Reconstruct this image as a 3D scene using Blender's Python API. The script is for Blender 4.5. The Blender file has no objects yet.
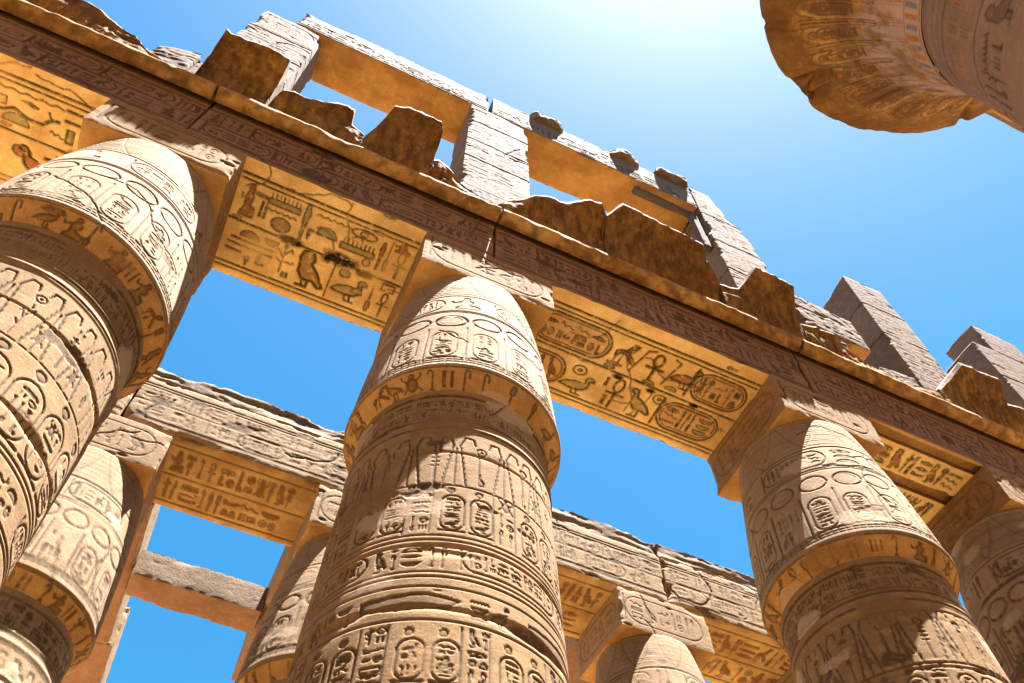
import bpy, math, random
import numpy as np

# ------------------------------------------------------------------ camera, sky, sun, exposure
sc = bpy.context.scene
COL = sc.collection
Q = 1.0                      # mesh density (1 = final)

YAW, PITCH = math.radians(24.959), math.radians(58.922)
cam_d = bpy.data.cameras.new('camera')
cam = bpy.data.objects.new('camera', cam_d)
COL.objects.link(cam)
cam.location = (-1.2085, -5.0635, 0.0)
cam.rotation_euler = (math.pi / 2 + PITCH, 0.0, -YAW)
cam_d.sensor_width = 36.0
cam_d.lens = 857.5 * 36.0 / 1024.0
cam_d.clip_start = 0.05
cam_d.clip_end = 3000.0
sc.camera = cam

SUN_EL, SUN_AZ = math.radians(79.1), math.radians(36.0)     # azimuth from -Y towards +X
world = bpy.data.worlds.new('World')
sc.world = world
world.use_nodes = True
wn = world.node_tree
for n in list(wn.nodes):
    wn.nodes.remove(n)
w_out = wn.nodes.new('ShaderNodeOutputWorld')
w_bg = wn.nodes.new('ShaderNodeBackground')
w_sky = wn.nodes.new('ShaderNodeTexSky')
w_sky.sky_type = 'NISHITA'
w_sky.sun_disc = False
w_sky.sun_elevation = SUN_EL
w_sky.sun_rotation = math.pi - SUN_AZ
w_sky.altitude = 80.0
w_sky.air_density = 1.0
w_sky.dust_density = 0.8
w_sky.ozone_density = 2.0
w_bg.inputs['Strength'].default_value = 0.05
w_tint = wn.nodes.new('ShaderNodeHueSaturation')   # the deep blue of the clear desert sky
w_tint.inputs['Hue'].default_value = .484
w_tint.inputs['Saturation'].default_value = 1.4
w_tint.inputs['Value'].default_value = .60
wn.links.new(w_sky.outputs[0], w_tint.inputs['Color'])
wn.links.new(w_tint.outputs[0], w_bg.inputs['Color'])
wn.links.new(w_bg.outputs[0], w_out.inputs['Surface'])

sun_d = bpy.data.lights.new('sun', 'SUN')
sun_d.energy = 5.0
sun_d.angle = math.radians(0.5)
sun_d.color = (1.0, 0.965, 0.92)
sun = bpy.data.objects.new('sun', sun_d)
COL.objects.link(sun)
sdir = np.array([math.sin(SUN_AZ) * math.cos(SUN_EL), -math.cos(SUN_AZ) * math.cos(SUN_EL), math.sin(SUN_EL)])
import mathutils
sun.rotation_euler = mathutils.Vector(sdir).to_track_quat('Z', 'Y').to_euler()
sun.location = (5, -5, 40)

sc.view_settings.view_transform = 'Standard'
sc.view_settings.look = 'None'
sc.view_settings.gamma = 1.0
sc.view_settings.use_curve_mapping = False
sc.view_settings.exposure = 3.2
sc.render.engine = 'CYCLES'
sc.cycles.max_bounces = 6
sc.cycles.diffuse_bounces = 5
sc.cycles.use_denoising = True

rng = random.Random(11)

# ------------------------------------------------------------------ noise
def _hash(ix, iy, iz, seed):
    h = (ix.astype(np.int64) * 374761393 + iy.astype(np.int64) * 668265263 + iz.astype(np.int64) * 2147483647 + seed * 974634777) & 0xFFFFFFFF
    h = ((h ^ (h >> 13)) * 1274126177) & 0xFFFFFFFF
    h = (h ^ (h >> 16)) & 0xFFFFFF
    return h.astype(np.float32) / np.float32(0xFFFFFF)

def vnoise(P, f, seed=0):
    """value noise in -1..1; f is a scalar or a frequency per axis"""
    X = (P * np.asarray(f, float)).astype(np.float64) + 1000.5
    I = np.floor(X)
    F = (X - I).astype(np.float32)
    F = F * F * (3 - 2 * F)
    I = I.astype(np.int64)
    x0, y0, z0 = I[..., 0], I[..., 1], I[..., 2]
    fx, fy, fz = F[..., 0], F[..., 1], F[..., 2]
    def lz(dx, dy):
        a = _hash(x0 + dx, y0 + dy, z0, seed)
        b = _hash(x0 + dx, y0 + dy, z0 + 1, seed)
        return a + (b - a) * fz
    a = lz(0, 0); b = lz(1, 0); c = lz(0, 1); d = lz(1, 1)
    e = a + (b - a) * fx
    g = c + (d - c) * fx
    return (e + (g - e) * fy) * 2 - 1

def fbm(P, f, seed=0, octs=3, gain=0.5):
    s = 0; a = 1.0; t = 0
    f = np.asarray(f, float)
    for o in range(octs):
        s = s + a * vnoise(P, f * 2.03 ** o, seed + 17 * o)
        t += a; a *= gain
    return s / t

def sstep(a, b, x):
    t = np.clip((x - a) / (b - a), 0, 1)
    return t * t * (3 - 2 * t)

# ------------------------------------------------------------------ carving canvas (a height field and a pigment field)
class Canvas:
    def __init__(s, u0, u1, v0, v1, res):
        s.u0, s.v0, s.res = u0, v0, res
        s.nx = int((u1 - u0) / res) + 2
        s.ny = int((v1 - v0) / res) + 2
        s.u1, s.v1 = u1, v1
        s.H = np.zeros((s.ny, s.nx), np.float32)
        s.P = np.zeros((s.ny, s.nx, 4), np.float32)
    def _win(s, a0, a1, b0, b1):
        i0 = max(0, int((a0 - s.u0) / s.res)); i1 = min(s.nx, int((a1 - s.u0) / s.res) + 2)
        j0 = max(0, int((b0 - s.v0) / s.res)); j1 = min(s.ny, int((b1 - s.v0) / s.res) + 2)
        if i1 <= i0 or j1 <= j0:
            return None
        U, V = np.meshgrid(s.u0 + np.arange(i0, i1) * s.res, s.v0 + np.arange(j0, j1) * s.res)
        return i0, i1, j0, j1, U, V
    @staticmethod
    def _dist(U, V, pts):
        D = np.full(U.shape, 1e9)
        for (ax, ay), (bx, by) in zip(pts[:-1], pts[1:]):
            dx, dy = bx - ax, by - ay
            L = dx * dx + dy * dy + 1e-12
            t = np.clip(((U - ax) * dx + (V - ay) * dy) / L, 0, 1)
            D = np.minimum(D, (U - ax - t * dx) ** 2 + (V - ay - t * dy) ** 2)
        return np.sqrt(D)
    def _paint(s, sl, m, col):
        a = (m * col[3])[..., None]
        old = s.P[sl]
        s.P[sl] = np.concatenate([np.where(a > old[..., 3:4] * .6, np.array(col[:3]), old[..., :3]), np.maximum(old[..., 3:4], a)], -1)
    def stroke(s, pts, w, d, col=None):
        pts = np.asarray(pts, float)
        w = max(w, s.res * 1.5)
        win = s._win(pts[:, 0].min() - w, pts[:, 0].max() + w, pts[:, 1].min() - w, pts[:, 1].max() + w)
        if win is None: return
        i0, i1, j0, j1, U, V = win
        q = s._dist(U, V, pts) / (w / 2)
        sl = (slice(j0, j1), slice(i0, i1))
        if d: s.H[sl] = np.minimum(s.H[sl], -d * np.clip(1.25 * (1 - q ** 4), 0, 1))
        if col is not None: s._paint(sl, np.clip(1.5 - q, 0, 1), col)
    def fill(s, poly, d, col=None, edge=.018):
        pts = np.asarray(list(poly) + [poly[0]], float)
        win = s._win(pts[:, 0].min(), pts[:, 0].max(), pts[:, 1].min(), pts[:, 1].max())
        if win is None: return
        i0, i1, j0, j1, U, V = win
        ins = np.zeros(U.shape, bool)
        for (ax, ay), (bx, by) in zip(pts[:-1], pts[1:]):
            c = (ay > V) != (by > V)
            if by != ay:
                ins ^= c & (U < (bx - ax) * (V - ay) / (by - ay) + ax)
        D = s._dist(U, V, pts)
        sl = (slice(j0, j1), slice(i0, i1))
        dep = -d * (.4 + .6 * np.exp(-(D / edge) ** 2))
        s.H[sl] = np.where(ins, np.minimum(s.H[sl], dep), s.H[sl])
        if col is not None: s._paint(sl, ins * 1.0, col)
    def sample(s, u, v):
        x = np.clip((u - s.u0) / s.res, 0, s.nx - 1.001); y = np.clip((v - s.v0) / s.res, 0, s.ny - 1.001)
        i = x.astype(int); j = y.astype(int); fx = (x - i)[..., None]; fy = (y - j)[..., None]
        def lerp(A):
            return (A[j, i] * (1 - fx) + A[j, i + 1] * fx) * (1 - fy) + (A[j + 1, i] * (1 - fx) + A[j + 1, i + 1] * fx) * fy
        return lerp(s.H[..., None])[..., 0], lerp(s.P)

def ell(cx, cy, rx, ry, n=22, a0=0, a1=360):
    return [(cx + rx * math.cos(math.radians(a0 + (a1 - a0) * k / n)), cy + ry * math.sin(math.radians(a0 + (a1 - a0) * k / n))) for k in range(n + 1)]

# glyphs: S = stroke (points, width), F = sunk shape; unit box, y up
GL = {
 'ankh': [('S', ell(.5, .76, .2, .22), .11), ('S', [(.5, .54), (.5, 0)], .13), ('S', [(.12, .47), (.88, .47)], .12)],
 'reed': [('F', [(.42, 0), (.42, .4), (.28, .72), (.38, .97), (.55, 1), (.7, .78), (.62, .42), (.56, 0)])],
 'water': [('S', [(k / 10, .35 + .3 * (k % 2)) for k in range(11)], .12)],
 'disc': [('F', ell(.5, .5, .44, .44, 18)[:-1])],
 'ring': [('S', ell(.5, .5, .4, .4), .12), ('F', ell(.5, .5, .13, .13, 10)[:-1])],
 'loaf': [('F', ell(.5, .12, .46, .72, 14, 0, 180))],
 'basket': [('F', ell(.5, .8, .48, .66, 14, 180, 360))],
 'board': [('F', [(.02, .2), (.98, .2), (.98, .55), (.02, .55)])] + [('S', [(.08 + .12 * k, .55), (.08 + .12 * k, .9)], .06) for k in range(8)],
 'mouth': [('F', ell(.5, .3, .48, .42, 10, 15, 165) + ell(.5, .7, .48, .42, 10, 195, 345))],
 'bird': [('F', [(.02, .95), (.1, 1), (.22, .98), (.27, .86), (.3, .72), (.5, .66), (.8, .5), (1, .28), (.9, .24), (.7, .3), (.55, .27), (.36, .3), (.2, .45), (.16, .65), (.15, .82), (.02, .87)]),
          ('S', [(.45, .3), (.42, .02), (.28, .02)], .07), ('S', [(.6, .3), (.6, .02), (.46, .02)], .07)],
 'goose': [('F', [(.98, .92), (.88, 1), (.76, .96), (.72, .84), (.76, .7), (.7, .62), (.45, .62), (.15, .5), (0, .3), (.15, .27), (.4, .24), (.7, .28), (.86, .45), (.88, .62), (.84, .8), (.98, .84)]),
           ('S', [(.45, .26), (.48, .02), (.6, .02)], .07), ('S', [(.6, .27), (.64, .02), (.76, .02)], .07)],
 'owl': [('F', [(.2, .98), (.34, 1), (.5, .96), (.56, .8), (.5, .68), (.72, .5), (.98, .15), (.86, .1), (.66, .24), (.5, .2), (.34, .22), (.2, .4), (.18, .62), (.14, .8)]),
         ('S', [(.4, .22), (.4, .02), (.25, .02)], .08), ('S', [(.54, .22), (.54, .02), (.4, .02)], .08)],
 'man': [('F', [(.42, .98), (.58, .98), (.64, .86), (.58, .74), (.72, .66), (.72, .5), (.6, .36), (.92, .3), (.94, .12), (.92, 0), (.12, 0), (.16, .14), (.3, .3), (.26, .55), (.32, .72), (.4, .78), (.36, .88)]),
         ('S', [(.3, .62), (.06, .5), (.02, .66)], .08)],
 'snake': [('S', [(.0, .62), (.1, .9), (.2, .66), (.32, .38), (.46, .5), (.6, .7), (.74, .42), (.88, .3), (1, .36)], .11)],
 'viper': [('S', [(0, .3), (.25, .3), (.4, .5), (.6, .3), (.8, .3), (.92, .6), (1, .62)], .13), ('S', [(.9, .6), (.86, .85)], .06)],
 'was': [('S', [(.3, .78), (.42, .98), (.62, .86), (.54, .02)], .1), ('S', [(.42, .02), (.54, .14), (.66, .02)], .07)],
 'djed': [('S', [(.5, 0), (.5, 1)], .22)] + [('S', [(.22, .55 + .13 * k), (.78, .55 + .13 * k)], .08) for k in range(4)],
 'eye': [('S', ell(.45, .5, .42, .26), .1), ('F', ell(.45, .5, .14, .16, 10)[:-1]), ('S', [(.4, .26), (.5, .02)], .08), ('S', [(.3, .28), (.1, .06)], .06)],
 'arm': [('F', [(0, .3), (.7, .32), (.84, .5), (1, .52), (1, .62), (.8, .66), (.7, .5), (.16, .5), (.12, .78), (0, .78)])],
 'hook': [('S', [(.3, 0), (.3, .8), (.4, .98), (.56, .92), (.6, .6)], .12)],
 'two': [('F', [(.18, .1), (.36, .1), (.36, .9), (.18, .9)]), ('F', [(.64, .1), (.82, .1), (.82, .9), (.64, .9)])],
 'three': [('F', [(.1, .2), (.22, .2), (.22, .8), (.1, .8)]), ('F', [(.44, .2), (.56, .2), (.56, .8), (.44, .8)]), ('F', [(.78, .2), (.9, .2), (.9, .8), (.78, .8)])],
 'house': [('S', [(.36, .1), (.06, .1), (.06, .9), (.94, .9), (.94, .1), (.66, .1)], .12)],
 'leg': [('F', [(.3, 1), (.5, 1), (.52, .25), (.86, .14), (.86, 0), (.3, 0)])],
 'sedge': [('S', [(.5, 0), (.5, .95)], .08), ('S', [(.5, .5), (.14, .74), (.04, .66)], .08), ('S', [(.5, .6), (.86, .84), (.96, .74)], .08), ('S', [(.5, .3), (.2, .42)], .07), ('F', [(.42, .86), (.5, 1), (.6, .86)])],
 'bee': [('F', [(.1, .3), (.3, .5), (.5, .5), (.9, .2), (.96, .3), (.6, .62), (.4, .66), (.2, .62), (.06, .5)]), ('F', [(.42, .6), (.66, 1), (.9, .98), (.7, .66)]), ('S', [(.4, .5), (.36, .08)], .06), ('S', [(.2, .46), (.12, .12)], .06)],
 'feather': [('F', [(.45, 0), (.45, .5), (.3, .5), (.32, .9), (.5, 1), (.72, .96), (.7, .5), (.55, .5), (.55, 0)])],
 'beetle': [('F', ell(.5, .42, .26, .34, 14)[:-1]), ('F', ell(.5, .84, .14, .12, 10)[:-1]), ('S', [(.28, .6), (.06, .78), (.1, .94)], .07), ('S', [(.72, .6), (.94, .78), (.9, .94)], .07), ('S', [(.28, .3), (.08, .1)], .07), ('S', [(.72, .3), (.92, .1)], .07)],
 'spoon': [('S', [(.5, 1), (.5, .35)], .12), ('F', ell(.5, .2, .2, .2, 12)[:-1])],
 'bar': [('F', [(.02, .4), (.98, .4), (.98, .6), (.02, .6)])],
 'sail': [('F', [(.2, 0), (.3, .6), (.2, .96), (.55, 1), (.5, .6), (.6, 0), (.48, 0), (.42, .4), (.34, 0)])],
}
TALL = ['ankh', 'reed', 'was', 'djed', 'hook', 'feather', 'sedge', 'leg', 'spoon', 'sail']
BODY = ['bird', 'owl', 'man', 'goose', 'beetle', 'man', 'bee']
WIDE = ['water', 'board', 'mouth', 'snake', 'viper', 'eye', 'arm', 'basket', 'house', 'bar', 'loaf']
SMALL = ['disc', 'loaf', 'ring', 'two', 'three', 'mouth', 'disc', 'leg']

def put(cv, name, u, v, w, h, d, col=None, oc=None, sw=1.0):
    """one glyph in the box (u, v, w, h); col = pigment of the shape, oc = pigment of its outline"""
    m = min(w, h)
    for k in GL[name]:
        pts = [(u + x * w, v + y * h) for x, y in k[1]]
        if k[0] == 'S':
            cv.stroke(pts, k[2] * m * sw, d, oc or col)
        else:
            cv.fill(pts, d, col, edge=min(.02, m * .12))
            if oc is not None: cv.stroke(pts + [pts[0]], m * .085, d, oc)

def group(cv, r, u, v, w, h, d, col=None, oc=None):
    """a square-ish group of signs"""
    t = r.random()
    g = lambda n, a, b, c, e: put(cv, n, u + a * w, v + b * h, c * w, e * h, d, col() if callable(col) else col, oc)
    if t < .16: g(r.choice(BODY), .02, .0, .96, 1)
    elif t < .3:
        g(r.choice(BODY), .0, .0, .6, .98); g(r.choice(TALL), .62, .02, .36, .62); g(r.choice(SMALL), .62, .68, .36, .3)
    elif t < .38:
        for a in (0, .34, .68): g(r.choice(TALL), a, .02, .32, .96)
    elif t < .5:
        g(r.choice(TALL), .02, .03, .44, .94); g(r.choice(TALL), .52, .03, .44, .94)
    elif t < .68:
        g(r.choice(WIDE), .05, .56, .9, .38); g(r.choice(SMALL), .05, .05, .42, .42); g(r.choice(SMALL), .53, .05, .42, .42)
    elif t < .85:
        g(r.choice(WIDE), .05, .66, .9, .3); g(r.choice(WIDE), .05, .35, .9, .28); g(r.choice(WIDE), .05, .03, .9, .3)
    else:
        g(r.choice(TALL), .02, .03, .4, .94); g(r.choice(SMALL), .5, .52, .45, .42); g(r.choice(SMALL), .5, .04, .45, .42)

def band(cv, r, u0, u1, v0, v1, d, col=None, oc=None, asp=.72, gap=.04):
    h = v1 - v0; u = u0
    while u < u1 - .3 * h:
        w = h * asp * r.uniform(.75, 1.15)
        if u + w > u1 + .02: break
        group(cv, r, u + gap * w * .5, v0 + .04 * h, w * (1 - gap), h * .92, d, col, oc)
        u += w

def cracks(cv, r, n, d=.016, lmin=.5, lmax=1.8, vertical=.5):
    for _ in range(n):
        u = r.uniform(cv.u0, cv.u1); v = r.uniform(cv.v0, cv.v1)
        a = (math.pi / 2 if r.random() < vertical else 0) + r.uniform(-.5, .5)
        L = r.uniform(lmin, lmax); pts = [(u, v)]
        for k in range(int(L / .09)):
            a += r.uniform(-.55, .55) - .15 * (a - round(a / (math.pi / 2)) * math.pi / 2)
            u += .09 * math.cos(a); v += .09 * math.sin(a); pts.append((u, v))
        if len(pts) > 1: cv.stroke(pts, r.uniform(.01, .022), d, (.06, .035, .02, .6))

def chips(cv, r, n, d=.03, smax=.22):
    """flaked-off patches"""
    for _ in range(n):
        cx, cy = r.uniform(cv.u0, cv.u1), r.uniform(cv.v0, cv.v1); s = r.uniform(.05, smax)
        win = cv._win(cx - 2 * s, cx + 2 * s, cy - s, cy + s)
        if not win: continue
        i0, i1, j0, j1, U, V = win
        P3 = np.stack([U, V, np.full(U.shape, cx)], -1)
        q = np.sqrt(((U - cx) / (1.5 * s)) ** 2 + ((V - cy) / (.6 * s)) ** 2) + .6 * fbm(P3, 7, 3, 3)
        m = 1 - sstep(.55, .8, q)
        sl = (slice(j0, j1), slice(i0, i1))
        cv.H[sl] = np.where(m > .02, cv.H[sl] * (1 - m) - d * m * (.7 + .5 * fbm(P3, 14, 5, 2)), cv.H[sl])

def patches(cv, r, n, col, smax=.4, flat=.35):
    """mortar repairs and stains: pigment only, carving filled in"""
    for _ in range(n):
        cx, cy = r.uniform(cv.u0, cv.u1), r.uniform(cv.v0, cv.v1); s = r.uniform(.12, smax)
        win = cv._win(cx - 2 * s, cx + 2 * s, cy - 1.2 * s, cy + 1.2 * s)
        if not win: continue
        i0, i1, j0, j1, U, V = win
        P3 = np.stack([U, V, np.full(U.shape, cx)], -1)
        q = np.sqrt(((U - cx) / (1.4 * s)) ** 2 + ((V - cy) / (.7 * s)) ** 2) + .7 * fbm(P3, 3.5, 13, 4)
        m = 1 - sstep(.5, .75, q)
        sl = (slice(j0, j1), slice(i0, i1))
        cv.H[sl] *= 1 - m * (1 - flat)
        cv._paint(sl, m * (cv.P[sl][..., 3] < .3), col)

def rrect(u, v, w, h):
    r = min(w, h) / 2
    P = []
    for cx, cy, a in ((u + w - r, v + h - r, 0), (u + r, v + h - r, 90), (u + r, v + r, 180), (u + w - r, v + r, 270)):
        P += ell(cx, cy, r, r, 8, a, a + 90)
    return P + [P[0]]

def cartouche(cv, r, u, v, w, h, d, lw=.03, col=None, oc=None, dbl=False, end=True):
    cv.stroke(rrect(u, v, w, h), lw, d, oc)
    if dbl: cv.stroke(rrect(u + lw * 1.5, v + lw * 1.5, w - lw * 3, h - lw * 3), lw * .7, d * .7, oc)
    m = min(w, h)
    if h >= w:
        if end: cv.stroke([(u - .02 * w, v - lw * .6), (u + w * 1.02, v - lw * .6)], lw * 1.2, d, oc)
        n = max(2, round((h - .3 * m) / (m * .46)))
        hh = (h - .34 * m) / n
        for k in range(n):
            group(cv, r, u + .16 * w, v + .17 * m + k * hh, .68 * w, hh * .92, d, col, oc)
    else:
        if end: cv.stroke([(u - lw * .6, v), (u - lw * .6, v + h)], lw * 1.2, d, oc)
        n = max(2, round((w - .3 * m) / (m * .5)))
        ww = (w - .34 * m) / n
        for k in range(n):
            group(cv, r, u + .17 * m + k * ww, v + .15 * h, ww * .92, .7 * h, d, col, oc)

# ------------------------------------------------------------------ materials
def new_mat(name):
    m = bpy.data.materials.new(name)
    m.use_nodes = True
    t = m.node_tree
    for n in list(t.nodes): t.nodes.remove(n)
    o = t.nodes.new('ShaderNodeOutputMaterial'); b = t.nodes.new('ShaderNodeBsdfPrincipled')
    t.links.new(b.outputs[0], o.inputs['Surface'])
    b.inputs['Roughness'].default_value = .92
    b.inputs['Specular IOR Level'].default_value = .15
    return m, t, b

def stone(name, ca, cb, cc, streak=None, streak_amt=0.0, streak_scale=(3, 3, .5), grain=1.0, bump=.35, seed=0.0, pits=.5, soft=False):
    """weathered sandstone: ca / cb mottled in large patches, cc grains; streak = a stain drawn out along one axis"""
    m, t, b = new_mat(name)
    L = t.links.new
    geo = t.nodes.new('ShaderNodeNewGeometry')
    mp = t.nodes.new('ShaderNodeMapping'); mp.inputs['Location'].default_value = (seed, seed * .7, seed * 1.3)
    L(geo.outputs['Position'], mp.inputs['Vector'])
    def noise(scale, detail, rough, sc=None):
        n = t.nodes.new('ShaderNodeTexNoise'); n.inputs['Scale'].default_value = scale
        n.inputs['Detail'].default_value = detail; n.inputs['Roughness'].default_value = rough
        if sc:
            k = t.nodes.new('ShaderNodeMapping'); k.inputs['Scale'].default_value = sc
            L(mp.outputs[0], k.inputs['Vector']); L(k.outputs[0], n.inputs['Vector'])
        else: L(mp.outputs[0], n.inputs['Vector'])
        return n.outputs['Fac']
    def ramp(f, a, z):
        r = t.nodes.new('ShaderNodeMapRange'); r.inputs['From Min'].default_value = a; r.inputs['From Max'].default_value = z
        L(f, r.inputs['Value']); return r.outputs[0]
    def mix(f, A, B, mode='MIX'):
        x = t.nodes.new('ShaderNodeMix'); x.data_type = 'RGBA'; x.blend_type = mode
        if isinstance(f, float): x.inputs[0].default_value = f
        else: L(f, x.inputs[0])
        for i, c in ((6, A), (7, B)):
            if isinstance(c, tuple): x.inputs[i].default_value = c + (1,)
            else: L(c, x.inputs[i])
        return x.outputs[2]
    def mul(a, k):
        x = t.nodes.new('ShaderNodeMath'); x.operation = 'MULTIPLY'; L(a, x.inputs[0])
        if isinstance(k, float): x.inputs[1].default_value = k
        else: L(k, x.inputs[1])
        return x.outputs[0]
    col = mix(ramp(noise(.8, 5, .6), .36, .64), ca, cb)
    col = mix(mul(ramp(noise(7, 6, .7), .48, .72), .75 * grain), col, cc)
    col = mix(mul(ramp(noise(2.2, 6, .62, (1, 1, 5)), .54, .68), .45), col, tuple(.62 * x for x in ca))     # bedding layers
    if streak:
        col = mix(mul(ramp(noise(1, 5 if soft else 3, .6 if soft else .5, streak_scale), +.38 if soft else .42, .64 if soft else .62), streak_amt), col, streak)
    pit = ramp(noise(34, 3, .6), .62, .74)
    col = mix(mul(pit, pits), col, tuple(.4 * x for x in ca))
    fine = ramp(noise(75, 4, .75), .30, .70)
    fv = t.nodes.new('ShaderNodeMapRange'); fv.inputs['To Min'].default_value = .74; fv.inputs['To Max'].default_value = 1.22
    L(fine, fv.inputs['Value'])
    gv = t.nodes.new('ShaderNodeCombineColor')
    for q in range(3): L(fv.outputs[0], gv.inputs[q])
    col = mix(1.0, col, gv.outputs[0], 'MULTIPLY')
    at = t.nodes.new('ShaderNodeAttribute'); at.attribute_name = 'pigment'
    wear = ramp(noise(11, 6, .75), .29, .47)
    col = mix(mul(at.outputs['Alpha'], wear), col, at.outputs['Color'])
    L(col, b.inputs['Base Color'])
    bp = t.nodes.new('ShaderNodeBump'); bp.inputs['Strength'].default_value = bump; bp.inputs['Distance'].default_value = .012
    h = t.nodes.new('ShaderNodeMath'); h.operation = 'SUBTRACT'
    L(noise(26, 7, .7), h.inputs[0]); L(mul(pit, .6), h.inputs[1])
    L(h.outputs[0], bp.inputs['Height']); L(bp.outputs[0], b.inputs['Normal'])
    return m

M_COL = stone('sandstone_warm', (0.276, 0.170, 0.080), (0.204, 0.117, 0.050), (0.336, 0.228, 0.124), seed=3.1)
M_BUD = stone('sandstone_bleached', (0.323, 0.228, 0.144), (0.254, 0.168, 0.093), (0.387, 0.292, 0.202), seed=5.5)
M_LIP = stone('sandstone_lip_bounce', (0.52, 0.3, 0.1), (0.38, 0.195, 0.055), (0.58, 0.39, 0.18), streak=(.22, .10, .03), streak_amt=.4, streak_scale=(2, 2, 2), seed=13.0)  # bud lip: column stone with warm ground bounce put into its colour
M_FACE = stone('sandstone_reddish', (0.248, 0.144, 0.097), (0.189, 0.106, 0.069), (0.302, 0.191, 0.135), seed=9.4)
M_PALE = stone('sandstone_pale', (0.175, 0.12, 0.086), (0.132, 0.089, 0.061), (0.22, 0.158, 0.118), seed=21.0, bump=.45, pits=.7)
M_ROWB = stone('sandstone_buff', (0.289, 0.200, 0.115), (0.230, 0.149, 0.081), (0.340, 0.251, 0.162), seed=33.0, bump=.5, pits=.8)
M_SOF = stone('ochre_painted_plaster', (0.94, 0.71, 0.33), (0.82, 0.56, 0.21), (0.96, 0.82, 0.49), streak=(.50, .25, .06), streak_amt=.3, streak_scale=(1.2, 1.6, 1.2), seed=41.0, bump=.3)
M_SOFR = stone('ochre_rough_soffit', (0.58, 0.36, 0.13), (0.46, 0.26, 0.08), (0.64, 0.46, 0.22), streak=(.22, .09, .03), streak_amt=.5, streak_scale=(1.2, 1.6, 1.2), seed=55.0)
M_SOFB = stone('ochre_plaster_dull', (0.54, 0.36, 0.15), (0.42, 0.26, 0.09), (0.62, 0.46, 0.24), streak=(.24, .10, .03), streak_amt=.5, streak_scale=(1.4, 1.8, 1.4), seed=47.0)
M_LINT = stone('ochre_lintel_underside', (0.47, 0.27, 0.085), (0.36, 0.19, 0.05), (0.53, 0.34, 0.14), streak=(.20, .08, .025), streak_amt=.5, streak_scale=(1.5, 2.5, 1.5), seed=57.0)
M_TOR = stone('golden_moulding_stone', (.46, .27, .09), (.26, .14, .04), (.56, .37, .16), streak=(.11, .055, .018), streak_amt=.7, streak_scale=(5, 5, 5), seed=67.0, bump=.7)
M_CORN = stone('golden_brown_patina', (0.281, 0.157, 0.044), (0.128, 0.060, 0.014), (0.408, 0.264, 0.093), streak=(.075, .035, .012), streak_amt=.85, streak_scale=(8, 8, .7), soft=True, grain=.7, seed=61.0, bump=.5, pits=.35)
M_BELL = stone('bell_painted_stone', (0.532, 0.294, 0.081), (0.314, 0.157, 0.038), (0.589, 0.399, 0.152), streak=(.09, .04, .012), streak_amt=.7, streak_scale=(2.5, 2.5, 1.2), seed=77.0)
M_NSH = stone('nave_shaft_stone', (0.293, 0.191, 0.128), (0.230, 0.140, 0.089), (0.348, 0.246, 0.174), seed=81.0)
M_GRL = stone('grey_grille_stone', (0.102, 0.081, 0.072), (0.076, 0.060, 0.051), (0.136, 0.111, 0.102), seed=91.0)
M_ROUGH = stone('rough_broken_stone', (0.208, 0.148, 0.100), (0.144, 0.096, 0.060), (0.264, 0.200, 0.148), seed=95.0, bump=1.0, pits=1.0)

mg, tg, bg = new_mat('sandy_ground')
gp = tg.nodes.new('ShaderNodeNewGeometry')
gn = tg.nodes.new('ShaderNodeTexNoise'); gn.inputs['Scale'].default_value = .9; gn.inputs['Detail'].default_value = 8
gr = tg.nodes.new('ShaderNodeValToRGB')
gr.color_ramp.elements[0].color = (.172, .102, .043, 1); gr.color_ramp.elements[0].position = .35
gr.color_ramp.elements[1].color = (.23, .138, .06, 1); gr.color_ramp.elements[1].position = .65
tg.links.new(gp.outputs['Position'], gn.inputs['Vector']); tg.links.new(gn.outputs['Fac'], gr.inputs[0]); tg.links.new(gr.outputs[0], bg.inputs['Base Color'])

DIRT_SHADE = (.05, .028, .015, .78)  # groove colour: dirt, deepened to paint in the shade of the cuts

# ------------------------------------------------------------------ mesh helpers
def tag(o, label=None, cat=None, group=None, kind=None):
    if label: o['label'] = label
    if cat: o['category'] = cat
    if group: o['group'] = group
    if kind: o['kind'] = kind
    return o

def thing(name, label, cat, loc, group=None):
    o = bpy.data.objects.new(name, None); COL.objects.link(o)
    o.location = loc; o.empty_display_size = .3
    return tag(o, label, cat, group, 'thing')

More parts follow.
